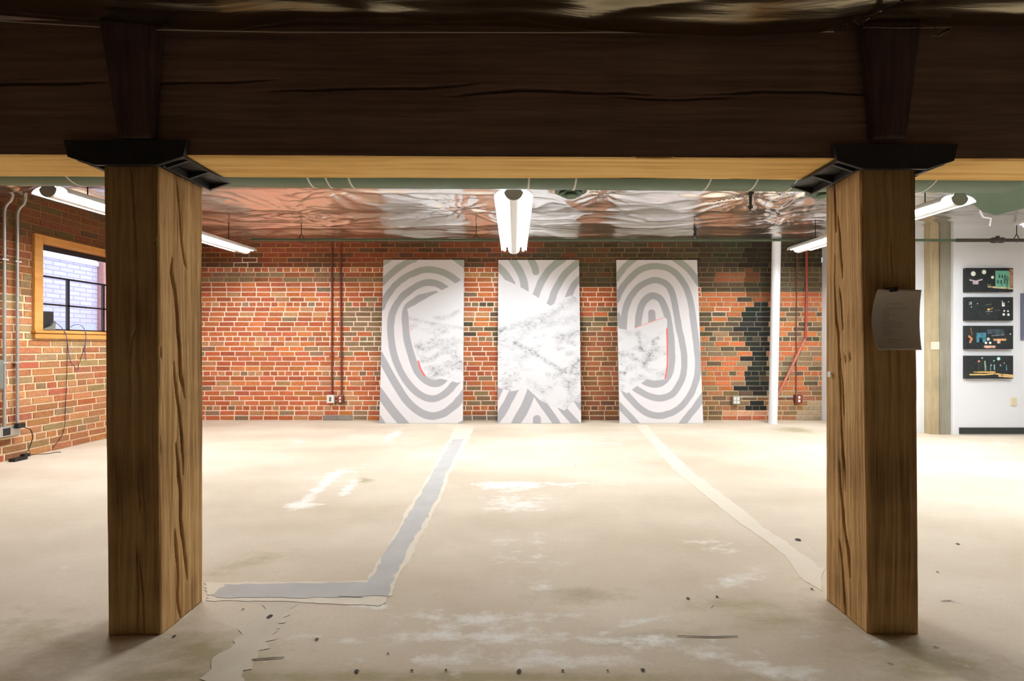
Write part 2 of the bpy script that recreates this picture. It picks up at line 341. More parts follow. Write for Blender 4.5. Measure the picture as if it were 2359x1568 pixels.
# patches and specks belong to the floor: same mesh, joined below
def jag(pts, amp, n=7):
    out = []
    for k in range(len(pts)):
        a = np.array(pts[k]); b_ = np.array(pts[(k+1) % len(pts)])
        for i in range(n):
            q = a+(b_-a)*i/n; s = amp*(q[1]-VY)/400
            out.append((q[0]+random.uniform(-s, s)*1.5, q[1]+random.uniform(-s, s)*.5))
    return out
def floor_patch(mb, pts, z, m, amp=3):
    vs = [PF(a, b_) for a, b_ in jag(pts, amp)]
    vs = [(x, y, z) for x, y, _ in vs]; n = len(vs)
    # fan as one ngon top (thin, a filled trench flush with the slab)
    from mathutils.geometry import tessellate_polygon
    mb.add(vs, [tuple(t_) for t_ in tessellate_polygon([[Vector(v_) for v_ in vs]])], m)
def build_patches():
    mb = MB()
    # pale rim under the grey strip, then the grey strip itself
    floor_patch(mb, [(1052, 978), (1092, 980), (1082, 1010), (1058, 1050), (1032, 1100), (1018, 1140), (996, 1190), (972, 1230), (950, 1275), (922, 1325), (905, 1365), (880, 1396), (840, 1393), (600, 1384), (476, 1384), (478, 1372), (470, 1342), (600, 1341), (845, 1338), (868, 1300), (905, 1236), (935, 1180), (985, 1100), (1022, 1035)], .0016, 1, 2.2)
    floor_patch(mb, [(1043, 1012), (1070, 1010), (1050, 1050), (1024, 1100), (1012, 1140), (986, 1190), (961, 1230), (937, 1275), (908, 1325), (893, 1373), (700, 1378), (500, 1377), (486, 1372), (520, 1346), (700, 1344), (848, 1341), (878, 1290), (907, 1240), (937, 1190), (962, 1150), (985, 1110), (1014, 1060)], .0028, 0, 2.2)
    floor_patch(mb, [(625, 1388), (690, 1386), (650, 1440), (618, 1480), (560, 1560), (540, 1600), (440, 1600), (490, 1530), (560, 1450)], .0016, 2, 5)
    floor_patch(mb, [(1465, 980), (1488, 978), (1540, 1035), (1600, 1090), (1680, 1150), (1760, 1215), (1830, 1262), (1895, 1312), (1895, 1362), (1850, 1335), (1800, 1270), (1700, 1200), (1610, 1130), (1550, 1080), (1500, 1020)], .0016, 1, 2.2)
    for (a, b_, r) in [(730, 1473, 5), (621, 1421, 7), (821, 1547, 6), (894, 1506, 3), (949, 1545, 4), (1027, 1544, 4), (1196, 1547, 7), (1297, 1546, 4), (1400, 1546, 3), (1481, 1544, 5), (1585, 1379, 4), (1652, 1375, 4), (560, 1404, 3), (402, 1466, 4),
                       (1838, 1243, 8), (1325, 1072, 2), (2206, 1253, 4), (2160, 1318, 3), (1870, 1357, 4)]:
        c = PF(a, b_); rr = r*c[1]/F; n = 9
        mb.add([(c[0]+rr*random.uniform(.6, 1.2)*math.cos(k*2*math.pi/n), c[1]+rr*random.uniform(.6, 1.2)*math.sin(k*2*math.pi/n), .0035) for k in range(n)], [tuple(range(n))], 3)
    for line in [[(1560, 1465), (1640, 1468), (1700, 1466)], [(580, 1520), (620, 1517), (655, 1515)], [(2168, 1385), (2190, 1384), (2215, 1393)], [(1838, 1240), (1870, 1262), (1885, 1275)], [(780, 1374), (835, 1377)], [(1645, 1395), (1638, 1402)],
                 [(2030, 1516), (2045, 1528), (2060, 1532)], [(2130, 1475), (2150, 1490), (2165, 1493)], [(340, 1480), (350, 1472)], [(475, 1385), (440, 1402), (425, 1418), (395, 1450)], [(1895, 1378), (1925, 1398), (1960, 1425), (2000, 1458)]]:
        p = [PF(a, b_) for a, b_ in line]; up = []; dn = []
        for k, q in enumerate(p):
            wdt = .0022*(1.3-abs(k/(len(p)-1)-.5)); up.append((q[0], q[1]+wdt, .0033)); dn.append((q[0], q[1]-wdt, .0033))
        n = len(p); mb.add(up+dn, [(k, k+1, n+k+1, n+k) for k in range(n-1)], 3)
    return mb
pm = build_patches()
me = floor.data
for k in ('cement', 'cement_pale', 'cement_thin', 'speck'): me.materials.append(M[k])
import bmesh
bm = bmesh.new(); bm.from_mesh(me)
vv = [bm.verts.new(v) for v in pm.v]
for f, mi in zip(pm.f, pm.m):
    fc = bm.faces.new([vv[i] for i in f]); fc.material_index = mi+1
    fc.normal_update()
    if fc.normal.z < 0: fc.normal_flip()
bm.to_mesh(me); bm.free()

# ------------------------------------------------------------------ brick walls
COURSE = 11.36/149.7; STRETCH = .228
def brick_wall(name, length, height, place, colfn, hole=None, seed=1, header_off=2.3):
    rnd = random.Random(seed); mb = MB()
    rows = int(height/COURSE)+1
    for r in range(rows):
        z0 = r*COURSE; z1 = min((r+1)*COURSE, height)
        if z1-z0 < .01: continue
        hd = (r % 7) == 2; wd = STRETCH/2 if hd else STRETCH
        s = -rnd.choice([0, .5, .3, .75])*wd
        while s < length:
            step = wd*rnd.uniform(.96, 1.04)
            a, b_ = max(0, s), min(length, s+step); s += step
            if b_-a < .012: continue
            segs = [(a, b_)]
            if hole and z1 > hole[2]+.001 and z0 < hole[3]-.001:
                segs = []
                if a < hole[0]: segs.append((a, min(b_, hole[0])))
                if b_ > hole[1]: segs.append((max(a, hole[1]), b_))
            zz0, zz1 = z0, z1
            for (p, q) in segs:
                if q-p < .006: continue
                bc, mc = colfn((p+q)/2, (zz0+zz1)/2, rnd)
                mb.add([place(p, zz0, 0), place(q, zz0, 0), place(q, zz1, 0), place(p, zz1, 0)], [(0, 1, 2, 3)], 1, False, mc)
                g = .0078; j = lambda: rnd.uniform(-.0022, .0022); d = .006+rnd.uniform(-.002, .002)
                p1, q1, h0, h1 = p+g, q-g, zz0+g, zz1-g
                if q1-p1 < .01 or h1-h0 < .01: continue
                base = [(p1+j(), h0+j()), (q1+j(), h0+j()), (q1+j(), h1+j()), (p1+j(), h1+j())]
                i = .003
                top = [(base[0][0]+i, base[0][1]+i), (base[1][0]-i, base[1][1]+i), (base[2][0]-i, base[2][1]-i), (base[3][0]+i, base[3][1]-i)]
                mb.add([place(u, v, 0) for u, v in base]+[place(u, v, d) for u, v in top], [(4, 5, 6, 7), (0, 1, 5, 4), (1, 2, 6, 5), (2, 3, 7, 6), (3, 0, 4, 7)], 0, False, bc)
    o = mb.build(name, [M['brick'], M['mortar']], attr=True, recalc=False)
    return o
MARKS = [(550, 590, 588, 600), (545, 601, 588, 612), (534, 699, 552, 711), (526, 711, 562, 722), (707, 699, 743, 711), (700, 711, 735, 722), (1084, 701, 1120, 713), (1086, 713, 1122, 725), (1646, 702, 1668, 714), (1632, 715, 1668, 727), (1230, 588, 1262, 598)]
BLACK = [(1700, 712), (1745, 700), (1778, 700), (1782, 900), (1760, 912), (1752, 948), (1722, 946), (1718, 915), (1700, 900), (1712, 870), (1728, 850), (1722, 800), (1702, 775)]
def back_col(s, z, rnd):
    X = LEFT+s; px = VX+X*F/BACK; py = VY-(z-H)*F/BACK
    j = lambda c, a=.08: tuple(float(v) for v in lin(np.clip(np.array(c)*(1+rnd.uniform(-a, a))+np.array([rnd.uniform(-5, 5), rnd.uniform(-4, 4), rnd.uniform(-4, 4)]), 0, 255)))
    red = (180, 100, 66); org = (194, 116, 70); tan = (184, 134, 94); olive = (140, 114, 86); dk = (92, 80, 62); blk = (42, 42, 40)
    n = float(vnoise(px/60, py/14, 5)); r = rnd.random()
    c = red if r < .55 else (org if r < .8 else (tan if r < .93 else olive))
    mc = (246, 222, 202)
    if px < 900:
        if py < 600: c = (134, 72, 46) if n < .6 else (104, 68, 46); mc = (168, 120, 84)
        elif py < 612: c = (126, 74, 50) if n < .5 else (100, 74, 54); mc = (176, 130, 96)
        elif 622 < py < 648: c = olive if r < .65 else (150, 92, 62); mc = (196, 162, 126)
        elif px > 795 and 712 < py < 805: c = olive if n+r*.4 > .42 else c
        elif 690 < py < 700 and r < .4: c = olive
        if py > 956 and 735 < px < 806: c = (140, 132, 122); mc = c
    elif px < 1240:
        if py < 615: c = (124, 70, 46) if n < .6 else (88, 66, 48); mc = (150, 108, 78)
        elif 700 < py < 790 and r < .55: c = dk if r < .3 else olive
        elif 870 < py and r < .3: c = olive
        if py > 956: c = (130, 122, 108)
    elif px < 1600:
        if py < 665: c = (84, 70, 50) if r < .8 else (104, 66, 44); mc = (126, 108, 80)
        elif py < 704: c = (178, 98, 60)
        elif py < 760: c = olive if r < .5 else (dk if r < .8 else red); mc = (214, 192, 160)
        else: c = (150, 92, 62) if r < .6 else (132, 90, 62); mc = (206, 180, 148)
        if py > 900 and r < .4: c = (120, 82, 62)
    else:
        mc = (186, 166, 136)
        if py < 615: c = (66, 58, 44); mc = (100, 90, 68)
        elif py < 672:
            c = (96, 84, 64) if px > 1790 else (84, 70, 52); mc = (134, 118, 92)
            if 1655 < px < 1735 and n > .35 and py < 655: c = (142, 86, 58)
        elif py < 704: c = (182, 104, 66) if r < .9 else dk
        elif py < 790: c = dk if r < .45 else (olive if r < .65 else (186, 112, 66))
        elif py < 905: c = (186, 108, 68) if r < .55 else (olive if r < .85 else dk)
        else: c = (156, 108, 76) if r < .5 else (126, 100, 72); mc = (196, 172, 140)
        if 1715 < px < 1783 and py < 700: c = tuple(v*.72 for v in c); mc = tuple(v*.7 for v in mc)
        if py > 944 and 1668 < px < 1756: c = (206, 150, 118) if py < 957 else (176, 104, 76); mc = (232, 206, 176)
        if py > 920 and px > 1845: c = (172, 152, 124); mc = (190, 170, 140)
        wob = (vnoise(px/14, py/9, 2)-.5)*22
        if in_poly(np.array([px+wob]), np.array([py]), BLACK)[0]: c = blk if r < .85 else (88, 72, 54); mc = (110, 104, 90)
    for (a, b_, c_, d) in MARKS:
        if a < px < c_ and b_ < py < d: mc = (252, 240, 226)
    return j(c), j(mc, .05)
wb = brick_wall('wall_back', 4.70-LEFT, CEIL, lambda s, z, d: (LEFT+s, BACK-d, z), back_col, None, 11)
tag(wb, 'long red and grey brick wall behind the three leaning canvases', None, None, 'structure')
WY0, WY1, WZ0, WZ1 = 4.85, 6.15, 1.32, 2.26      # window opening in the left wall
LY0 = .2
def left_col(s, z, rnd):
    y = LY0+s; j = lambda c, a=.07: tuple(float(v) for v in lin(np.clip(np.array(c)*(1+rnd.uniform(-a, a))+np.array([rnd.uniform(-6, 6), rnd.uniform(-5, 5), rnd.uniform(-5, 5)]), 0, 255)))
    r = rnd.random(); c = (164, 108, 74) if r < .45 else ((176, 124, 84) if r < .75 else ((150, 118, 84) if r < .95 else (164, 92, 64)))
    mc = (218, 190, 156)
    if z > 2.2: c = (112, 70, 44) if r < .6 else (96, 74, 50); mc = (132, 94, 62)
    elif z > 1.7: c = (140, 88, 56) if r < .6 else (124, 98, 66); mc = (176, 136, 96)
    return j(c), j(mc, .05)
# s runs along +Y
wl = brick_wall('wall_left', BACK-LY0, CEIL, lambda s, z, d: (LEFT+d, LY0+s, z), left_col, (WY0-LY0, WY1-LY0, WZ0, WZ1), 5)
tag(wl, 'brick side wall with the wood framed window', None, None, 'structure')
me = wl.data; bm = bmesh.new(); bm.from_mesh(me)
for f in bm.faces: f.normal_flip()
bm.to_mesh(me); bm.free()
# brick strips cut at the opening leave slivers above and below: hidden by window trim

# plain closing walls of the room, out of view
mb = MB(); mb.box(LEFT-.2, LEFT, -3.1, LY0, 0, CEIL); tag(mb.build('wall_left_rear', M['rear']), kind='structure')
mb = MB(); mb.box(LEFT-.2, 8.2, -3.2, -3.0, 0, CEIL); tag(mb.build('wall_rear', M['rear']), kind='structure')
mb = MB(); mb.box(8.0, 8.2, -3.0, 7.2, 0, CEIL); tag(mb.build('wall_right', M['white']), kind='structure')

# white gallery walls at the right
mb = MB(); mb.box(4.70, 4.82, 5.99, 7.12, 0, CEIL-.005)
o = mb.build('wall_return', M['white'], bevel=.004); tag(o, 'white return wall closing the brick wall', kind='structure')
mb = MB(); mb.box(4.82, 5.37, 5.99, 6.1, 0, CEIL-.005)
o = mb.build('wall_recess', M['white'], bevel=.004); tag(o, 'white wall left of the tan post', kind='structure')
mb = MB(); mb.box(5.62, 8.0, 5.85, 5.98, 0, CEIL-.005)
o = mb.build('wall_gallery', M['white'], bevel=.004); tag(o, 'white wall that carries four small night pictures', kind='structure')
mb = MB(); mb.box((2211-VX)*5.84/F, 8.0, 5.838, 5.85, .018, .098)
o = mb.build('baseboard_right', M['baseboard']); tag(o, 'black baseboard along the white gallery wall', kind='structure')
t = empty('timber_pillar', (5.5, 5.95, 0), 'slim timber pillar between two white walls, side toned as lit, front as shaded', 'pillar')
mb = MB(); mb.box(5.37, 5.48, 5.90, 6.02, 0, CEIL-.02); mb.build('side_face', M['lit_tanwood'], t, .003)
mb = MB(); mb.box(5.481, 5.62, 5.885, 6.02, 0, CEIL-.02); mb.build('front_face', M['shaded_greywood'], t, .003)
mb = MB(); mb.box(5.375, 5.478, 5.893, 5.902, 1.1, 1.2); mb.build('plaster_patch', M['cement_pale'], t, .001)

# ------------------------------------------------------------------ foil ceiling
def pucker(X, Y, cx, cy, amp, r, k, ph=0):
    dx, dy = X-cx, Y-cy; d = np.hypot(dx, dy)+1e-6; a = np.arctan2(dy, dx)
    return amp*np.exp(-(d/r)**2)*(d/r)**.5*(2*np.abs(2*vnoise(a*k*.9+ph*3+40, d*3+ph, 9)-1)-1)
def build_ceiling():
    xs = np.linspace(LEFT-.02, 8.02, 620); ys = np.linspace(2.03, 7.02, 270)
    X, Y = np.meshgrid(xs, ys)
    joists = [2.0, 2.9, 3.75, 4.58, 5.43, 6.19, 6.62, 7.02]
    sag = np.zeros_like(X)
    for a, b_ in zip(joists[:-1], joists[1:]):
        t_ = (Y-a)/(b_-a); k = (t_ >= 0) & (t_ <= 1)
        depth = .034*(.35+fbm(X*.7, Y*0+a*7, 2, 4))
        sag = np.where(k, depth*np.sin(np.pi*np.clip(t_, 0, 1)**1.6)**.6, sag)
    wp = fbm(X*.6, Y*.9, 2, 21)*2.4
    ridge = lambda n_: np.clip(1-np.abs(2*n_-1)*3.0, 0, 1)**1.5
    wr = ridge(vnoise(X*.75+wp, Y*3.0+wp*2, 1))*.016+ridge(vnoise(X*1.3-wp*1.3, Y*5.5+wp*1.5, 6))*.009+ridge(vnoise(X*2.6+wp*2, Y*9-wp*2, 9))*.004
    wr2 = (fbm(X*2, Y*5, 2, 8)-.5)*.010
    Z = CEIL-.012-sag-wr+wr2
    for (cx, cy, am, r, k, ph) in [(-.62, 5.2, .03, .35, 7, 0), (2.45, 4.75, .03, .5, 6, 1), (2.9, 4.6, .03, .4, 7, 2), (.9, 4.7, .02, .3, 6, 0), (-2.6, 5.3, .02, .6, 5, 1), (-4.6, 4.4, .03, .5, 6, 1), (3.3, 5.6, .02, .5, 6, 2), (-1.9, 4.5, .02, .5, 4, 1)]:
        Z = Z+pucker(X, Y, cx, cy, am, r, k, ph)
    e = np.clip((X-LEFT)/.5, 0, 1); Z = Z-.10*(1-e)**2*np.clip((5.0-Y)/.5, 0, 1)
    edge = np.clip((7.0-Y)/.15, 0, 1); Z = Z-(1-edge)*.006*(1+2*vnoise(X*3, Y, 3))
    for cx in (.541, 3.06): Z = Z+.05*np.exp(-(np.hypot(X-cx, Y-4.53)/.2)**4)
    Z = np.minimum(Z, CEIL-.003)
    o = grid_obj('ceiling', X, Y, Z, M['foil'])
    # lower foil over the near side of the beam
    px_ = [-400, 0, 230, 400, 550, 700, 1200, 1350, 1700, 1880, 1950, 2100, 2359, 2800]
    zz_ = [2.45, 2.44, 2.412, 2.385, 2.378, 2.398, 2.398, 2.375, 2.357, 2.372, 2.40, 2.402, 2.395, 2.40]
    xs = np.linspace(LEFT-.02, 8.02, 520); prof = []   # (y, blend) rows
    rows = []
    rg = lambda n_: np.clip(1-np.abs(2*n_-1)*3.0, 0, 1)**1.5
    for y in np.concatenate([np.linspace(-3.02, .6, 12), np.linspace(.7, 1.70, 60)]):
        x = xs; yy = np.full_like(xs, y)
        w_ = (1-np.abs(2*fbm(x*.9+y*.3, yy*16, 3, 2)-1))**2*.014+(fbm(x*2, yy*14, 3, 5)-.5)*.008+rg(vnoise(x*1.2, yy*11+x*.8, 7))*.012
        d = np.clip((y-1.1)/.6, 0, 1)**2
        edge_z = np.interp(x, (np.array(px_)-VX)*1.79/F, zz_)
        rows.append((x, yy, (2.455-w_)*(1-d)+(edge_z-w_*.6)*d))
    for k in range(1, 8):
        a = k/7*math.pi/2; n_ = (vnoise(xs*4, xs*0+k*.3, 3)-.5)*.006
        edge_z = np.interp(xs, (np.array(px_)-VX)*1.79/F, zz_)
        rows.append((xs, np.full_like(xs, 1.70+.085*math.sin(a)), edge_z+.03*(1-math.cos(a))**2-.006+n_))
    rows.append((xs, np.full_like(xs, 1.796), np.full_like(xs, 2.50)))
    rows.append((xs, np.full_like(xs, 2.03), np.full_like(xs, 2.52)))
    rows.append((xs, np.full_like(xs, 2.045), np.full_like(xs, CEIL)))
    X2 = np.array([r[0] for r in rows]); Y2 = np.array([r[1] for r in rows]); Z2 = np.array([r[2] for r in rows])
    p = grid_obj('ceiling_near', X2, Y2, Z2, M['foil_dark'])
    # opaque deck above both sheets
    mb = MB(); mb.box(LEFT-.3, 8.3, -3.3, 7.3, CEIL+.002, CEIL+.12); q = mb.build('ceiling_deck', M['rear'])
    for a, l in ((o, 'wrinkled silver foil ceiling of the gallery side'), (p, 'sagging foil sheet over the near side of the beam'), (q, None)): tag(a, l, kind='structure')
build_ceiling()

# ------------------------------------------------------------------ timber posts with cracks
def crop(off, sc, pts): return [(off[0]+a/sc, off[1]+b_/sc) for a, b_ in pts]
def timber_post(name, label, x0, x1, y0, y1, z1, inner, tops, cracks_front, cracks_inner, seed):
    """ring of points following the perimeter, cracks cut into the front and the inner face"""
    nf, ni, nb = 88, 110, 12
    a = np.linspace(0, 1, nf+1)[:-1]; c = np.linspace(0, 1, ni+1)[:-1]; d = np.linspace(0, 1, nb+1)[:-1]
    per = []
    right_dense = inner == 'right'
    for t_ in a: per.append((x0+(x1-x0)*t_, y0, 0))
    for t_ in (c if right_dense else d): per.append((x1, y0+(y1-y0)*t_, 1))
    for t_ in d: per.append((x1-(x1-x0)*t_, y1, 2))
    for t_ in (d if right_dense else c): per.append((x0, y1-(y1-y0)*t_, 3))
    per = np.array(per); zs = np.linspace(0, z1, 210)
    PX = np.repeat(per[None, :, 0], len(zs), 0); PY = np.repeat(per[None, :, 1], len(zs), 0); FC = per[None, :, 2]+0*PX
    PZ = np.repeat(zs[:, None], PX.shape[1], 1)
    nx = np.where(FC == 1, 1, np.where(FC == 3, -1, 0)); ny = np.where(FC == 0, -1, np.where(FC == 2, 1, 0))
    run = np.where((FC == 0) | (FC == 2), PX, PY)
    disp = (fbm(run*9, PZ*1.6, 3, seed)-.5)*.010+(fbm(run*70, PZ*3, 3, seed+3)-.5)*.0045
    # worn corners
    ex = np.minimum(PX-x0, x1-PX); ey = np.minimum(PY-y0, y1-PY); e = np.where((FC == 0) | (FC == 2), ex, ey)
    rr = .006+.006*fbm(PX*0+seed, PZ*4, 3, seed+1)
    disp = disp-np.clip(rr-e, 0, None)**2/rr*.9
    def cut(lines, face, conv):
        nonlocal disp
        for (pts, wd, dp) in lines:
            q = smooth_line([conv(p) for p in pts], 5)
            dist, s = seg_dist(run+(vnoise(run*0+seed, PZ*18, 4)-.5)*.004, PZ, q)
            tap = np.clip(np.minimum(s, 1-s)*6, 0.15, 1)
            disp = np.where(FC == face, disp-dp*tap*np.exp(-(dist/(wd*.9*(.5+.5*tap)))**4), disp)
            disp = np.where(FC == face, disp-.0012*np.exp(-(dist/(wd*2.5))**2), disp)
    yi = (lambda X_: (lambda p: (X_*F/(p[0]-VX), H+(VY-p[1])*(X_/(p[0]-VX)))))
    cut(cracks_front, 0, lambda p: ((p[0]-VX)*y0/F, H+(VY-p[1])*y0/F))
    if inner == 'right': cut(cracks_inner, 1, yi(x1))
    else: cut(cracks_inner, 3, yi(x0))
    cx, cy = (x0+x1)/2, (y0+y1)/2
    tu = (PX-x0)/(x1-x0); tv = (PY-y0)/(y1-y0)   # rough sawn, slightly out of square towards its top
    X = PX+nx*disp+(PZ/z1)*((tops[0]*(1-tu)+tops[1]*tu)*(1-tv)); Y = PY+ny*disp
    # corner columns move along both axes
    o = grid_obj(name, X, Y, PZ, M['post'], closed=True, loc=(cx, cy, 0), smooth=True)
    me = o.data; n = len(per); b_ = bmesh.new(); b_.from_mesh(me); b_.verts.ensure_lookup_table()
    b_.faces.new([b_.verts[k] for k in range(n)][::-1]); b_.faces.new([b_.verts[len(zs)*n-n+k] for k in range(n)]); b_.to_mesh(me); b_.free()
    return tag(o, label, 'post')
A_ = ((220, 380), 2.704); B_ = ((220, 920), 2.704); A2 = ((1870, 380), 2.704); B2 = ((1870, 920), 2.704)
li = [(crop(*A_, [(512, 60), (525, 200), (535, 350), (548, 500), (562, 600), (577, 650)]), .0035, .02),
      (crop(*A_, [(488, 580), (483, 670), (500, 780), (512, 900), (520, 1040), (529, 1180), (530, 1300), (545, 1370), (560, 1450)]), .007, .045),
      (crop(*A_, [(492, 1230), (497, 1330), (508, 1420), (520, 1500), (527, 1600), (540, 1750), (548, 1920)]), .005, .035),
      (crop(*B_, [(503, 270), (518, 450), (530, 600), (532, 780), (548, 880), (562, 1000), (572, 1120)]), .0065, .045),
      (crop(*B_, [(492, 810), (505, 950), (512, 1050), (512, 1250), (533, 1365)]), .0065, .045),
      (crop(*A_, [(405, 440), (405, 500)]), .002, .01), (crop(*A_, [(415, 1130), (420, 1200)]), .002, .01), (crop(*B_, [(410, 230), (415, 330)]), .002, .01)]
lf = [(crop(*A_, [(238, 5), (250, 150), (262, 350), (268, 600)]), .003, .03), (crop(*A_, [(262, 700), (270, 1000), (240, 1080), (235, 1250)]), .002, .012),
      (crop(*B_, [(265, 420), (280, 700)]), .0025, .015), (crop(*B_, [(250, 880), (262, 1180), (262, 1450)]), .003, .02), (crop(*B_, [(268, 950), (285, 1150), (305, 1460)]), .003, .02)]
ri = [(crop(*A2, [(152, 120), (158, 300), (163, 420)]), .004, .035), (crop(*A2, [(172, 300), (188, 420), (195, 560), (207, 700)]), .004, .025),
      (crop(*A2, [(153, 560), (153, 800), (160, 950), (174, 1050), (177, 1200), (185, 1400), (190, 1560), (200, 1750), (215, 1900), (223, 2030)]), .005, .04),
      (crop(*A2, [(185, 760), (200, 900), (208, 1030)]), .003, .02), (crop(*A2, [(180, 1150), (200, 1350), (212, 1560)]), .003, .02),
      (crop(*B2, [(180, 390), (187, 550), (205, 750), (220, 870), (235, 950), (243, 1110)]), .006, .045),
      (crop(*B2, [(172, 880), (190, 1000), (203, 1200), (213, 1350)]), .005, .035), (crop(*A2, [(215, 1180), (225, 1230)]), .003, .012), (crop(*A2, [(250, 1170), (257, 1220)]), .003, .012)]
rf = [(crop(*A2, [(515, 450), (520, 700)]), .002, .012)]
timber_post('timber_post', 'rough brown timber post at left, knotty with a deep crack', -1.63, -1.419, 1.813, 2.06, 1.872, 'right', (-.018, -.010), lf, li, 2)
timber_post('timber_post', 'rough brown timber post at right with paper pinned on it', 1.407, 1.611, 1.82, 2.072, 1.866, 'left', (-.028, -.010), rf, ri, 12)

# beam
def build_beam():
    x0, x1, y0, y1, z0, z1 = -5.0, 7.9, 1.813, 2.045, 1.903, 2.445
    nz, nb = 150, 14; per = []
    for t_ in np.linspace(0, 1, nz+1)[:-1]: per.append((y0, z1-(z1-z0)*t_, 0))
    for t_ in np.linspace(0, 1, 31)[:-1]: per.append((y0+(y1-y0)*t_, z0, 1))
    for t_ in np.linspace(0, 1, nb+1)[:-1]: per.append((y1, z0+(z1-z0)*t_, 2))
    for t_ in np.linspace(0, 1, 7)[:-1]: per.append((y1-(y1-y0)*t_, z1, 3))
    per = np.array(per); xs = np.linspace(x0, x1, 420)
    PY = np.repeat(per[None, :, 0], len(xs), 0); PZ = np.repeat(per[None, :, 1], len(xs), 0); FC = per[None, :, 2]+0*PY
    PX = np.repeat(xs[:, None], PY.shape[1], 1)
    ny = np.where(FC == 0, -1, np.where(FC == 2, 1, 0)); nz_ = np.where(FC == 1, -1, np.where(FC == 3, 1, 0))
    run = np.where((FC == 0) | (FC == 2), PZ, PY)
    disp = (fbm(PX*1.5, run*8, 3, 4)-.5)*.008+(fbm(PX*3, run*60, 2, 7)-.5)*.003
    e = np.where((FC == 0) | (FC == 2), np.minimum(PZ-z0, z1-PZ), np.minimum(PY-y0, y1-PY)); rr = .006
    disp = disp-np.clip(rr-e, 0, None)**2/rr
    for pts, wd, dp in [([(-300, 205), (0, 198), (120, 195), (250, 193)], .005, .035), ([(300, 195), (400, 193), (520, 190), (640, 186)], .0035, .03),
                        ([(600, 214), (780, 205), (870, 205), (950, 203), (1120, 191)], .0045, .035), ([(1030, 222), (1150, 212), (1220, 207), (1400, 212), (1500, 214)], .005, .04),
                        ([(1400, 222), (1600, 226), (1680, 220)], .003, .03), ([(1620, 216), (1800, 207), (2010, 213), (2100, 214)], .0045, .035)]:
        q = smooth_line([((a-VX)*y0/F, H+(VY-b_)*y0/F) for a, b_ in pts], 5)
        dist, s = seg_dist(PX, PZ+(vnoise(PX*9, PX*0, 4)-.5)*.008, q); tap = np.clip(np.minimum(s, 1-s)*5, .15, 1)
        disp = np.where(FC == 0, disp-dp*tap*np.exp(-(dist/(wd*(.4+.6*tap)))**4), disp)
    Y = PY+ny*disp; Z = PZ+nz_*disp-(PX)*.0042
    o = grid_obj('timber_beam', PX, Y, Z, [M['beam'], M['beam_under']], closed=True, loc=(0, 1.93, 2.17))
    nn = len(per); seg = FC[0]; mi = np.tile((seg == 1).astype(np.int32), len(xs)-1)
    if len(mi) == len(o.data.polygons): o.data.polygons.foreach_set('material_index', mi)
    tag(o, 'massive old timber beam spanning the room on the posts', 'beam')
build_beam()

# cast iron post caps
def post_cap(x0, x1, y0, y1, inner, label, zb):
    c = empty('post_cap', ((x0+x1)/2, (y0+y1)/2, 1.87), label, 'bracket')
    ov = .102; top = zb-.002; bot = top-.038
    mb = MB(); mb.box(x0-ov, x1+ov, y0-.012, y1+.03, top-.012, top); mb.build('bearing_plate', M['iron'], c, .002)
    mb = MB(); mb.prism([(x0-.002, bot-.006), (x1+.002, bot-.006), (x1+ov+.004, top-.012), (x1+ov+.02, top+.055), (x0-ov-.02, top+.055), (x0-ov-.004, top-.012)], y0-.030, y0-.014, 'y')
    mb.build('front_flange', M['iron'], c, .003)
    for s, xa in ((-1, x0), (1, x1)):
        mb = MB(); xi = xa+s*.006
        mb.box(min(xi, xi+s*.01), max(xi, xi+s*.01), y0-.012, y1+.03, bot-.006, top-.013); mb.build('side_web', M['iron'], c, .002)
        for yy in (y0+.004, (y0+y1)/2, y1+.012):
            mb = MB(); mb.prism([(xi+s*.011, bot-.004), (xa+s*ov, top-.0135), (xi+s*.011, top-.0135)], yy, yy+.012, 'y'); mb.build('gusset', M['iron'], c, .001)
    return c
post_cap(-1.656, -1.414, 1.813, 2.06, 'right', 'dark cast iron cap on top of the left timber post', 1.908)
post_cap(1.370, 1.618, 1.82, 2.072, 'left', 'dark cast iron cap on top of the right timber post', 1.895)
for (a0, a1, b0, b1, lab) in [(232, 357, 262, 342, 'dark tapered timber wedge on the beam face above the left post'), (1993, 2120, 2022, 2098, 'dark tapered timber wedge on the beam face above the right post')]:
    k = 1.76/F; mb = MB(); xa0, xa1, xb0, xb1 = [(v-VX)*k for v in (a0, a1, b0, b1)]
    zt, zb = 2.43, 1.966
    y0t, y0b = 1.745, 1.775
    mb.add([(xb0, y0b, zb), (xb1, y0b, zb), (xb1, 1.807, zb), (xb0, 1.807, zb), (xa0, y0t, zt), (xa1, y0t, zt), (xa1, 1.807, zt), (xa0, 1.807, zt)],
           [(0, 3, 2, 1), (4, 5, 6, 7), (0, 1, 5, 4), (1, 2, 6, 5), (2, 3, 7, 6), (3, 0, 4, 7)])
    tag(mb.build('timber_wedge', M['wedge'], bevel=.008, loc=((xb0+xb1)/2, 1.79, zb)), lab, 'timber wedge')

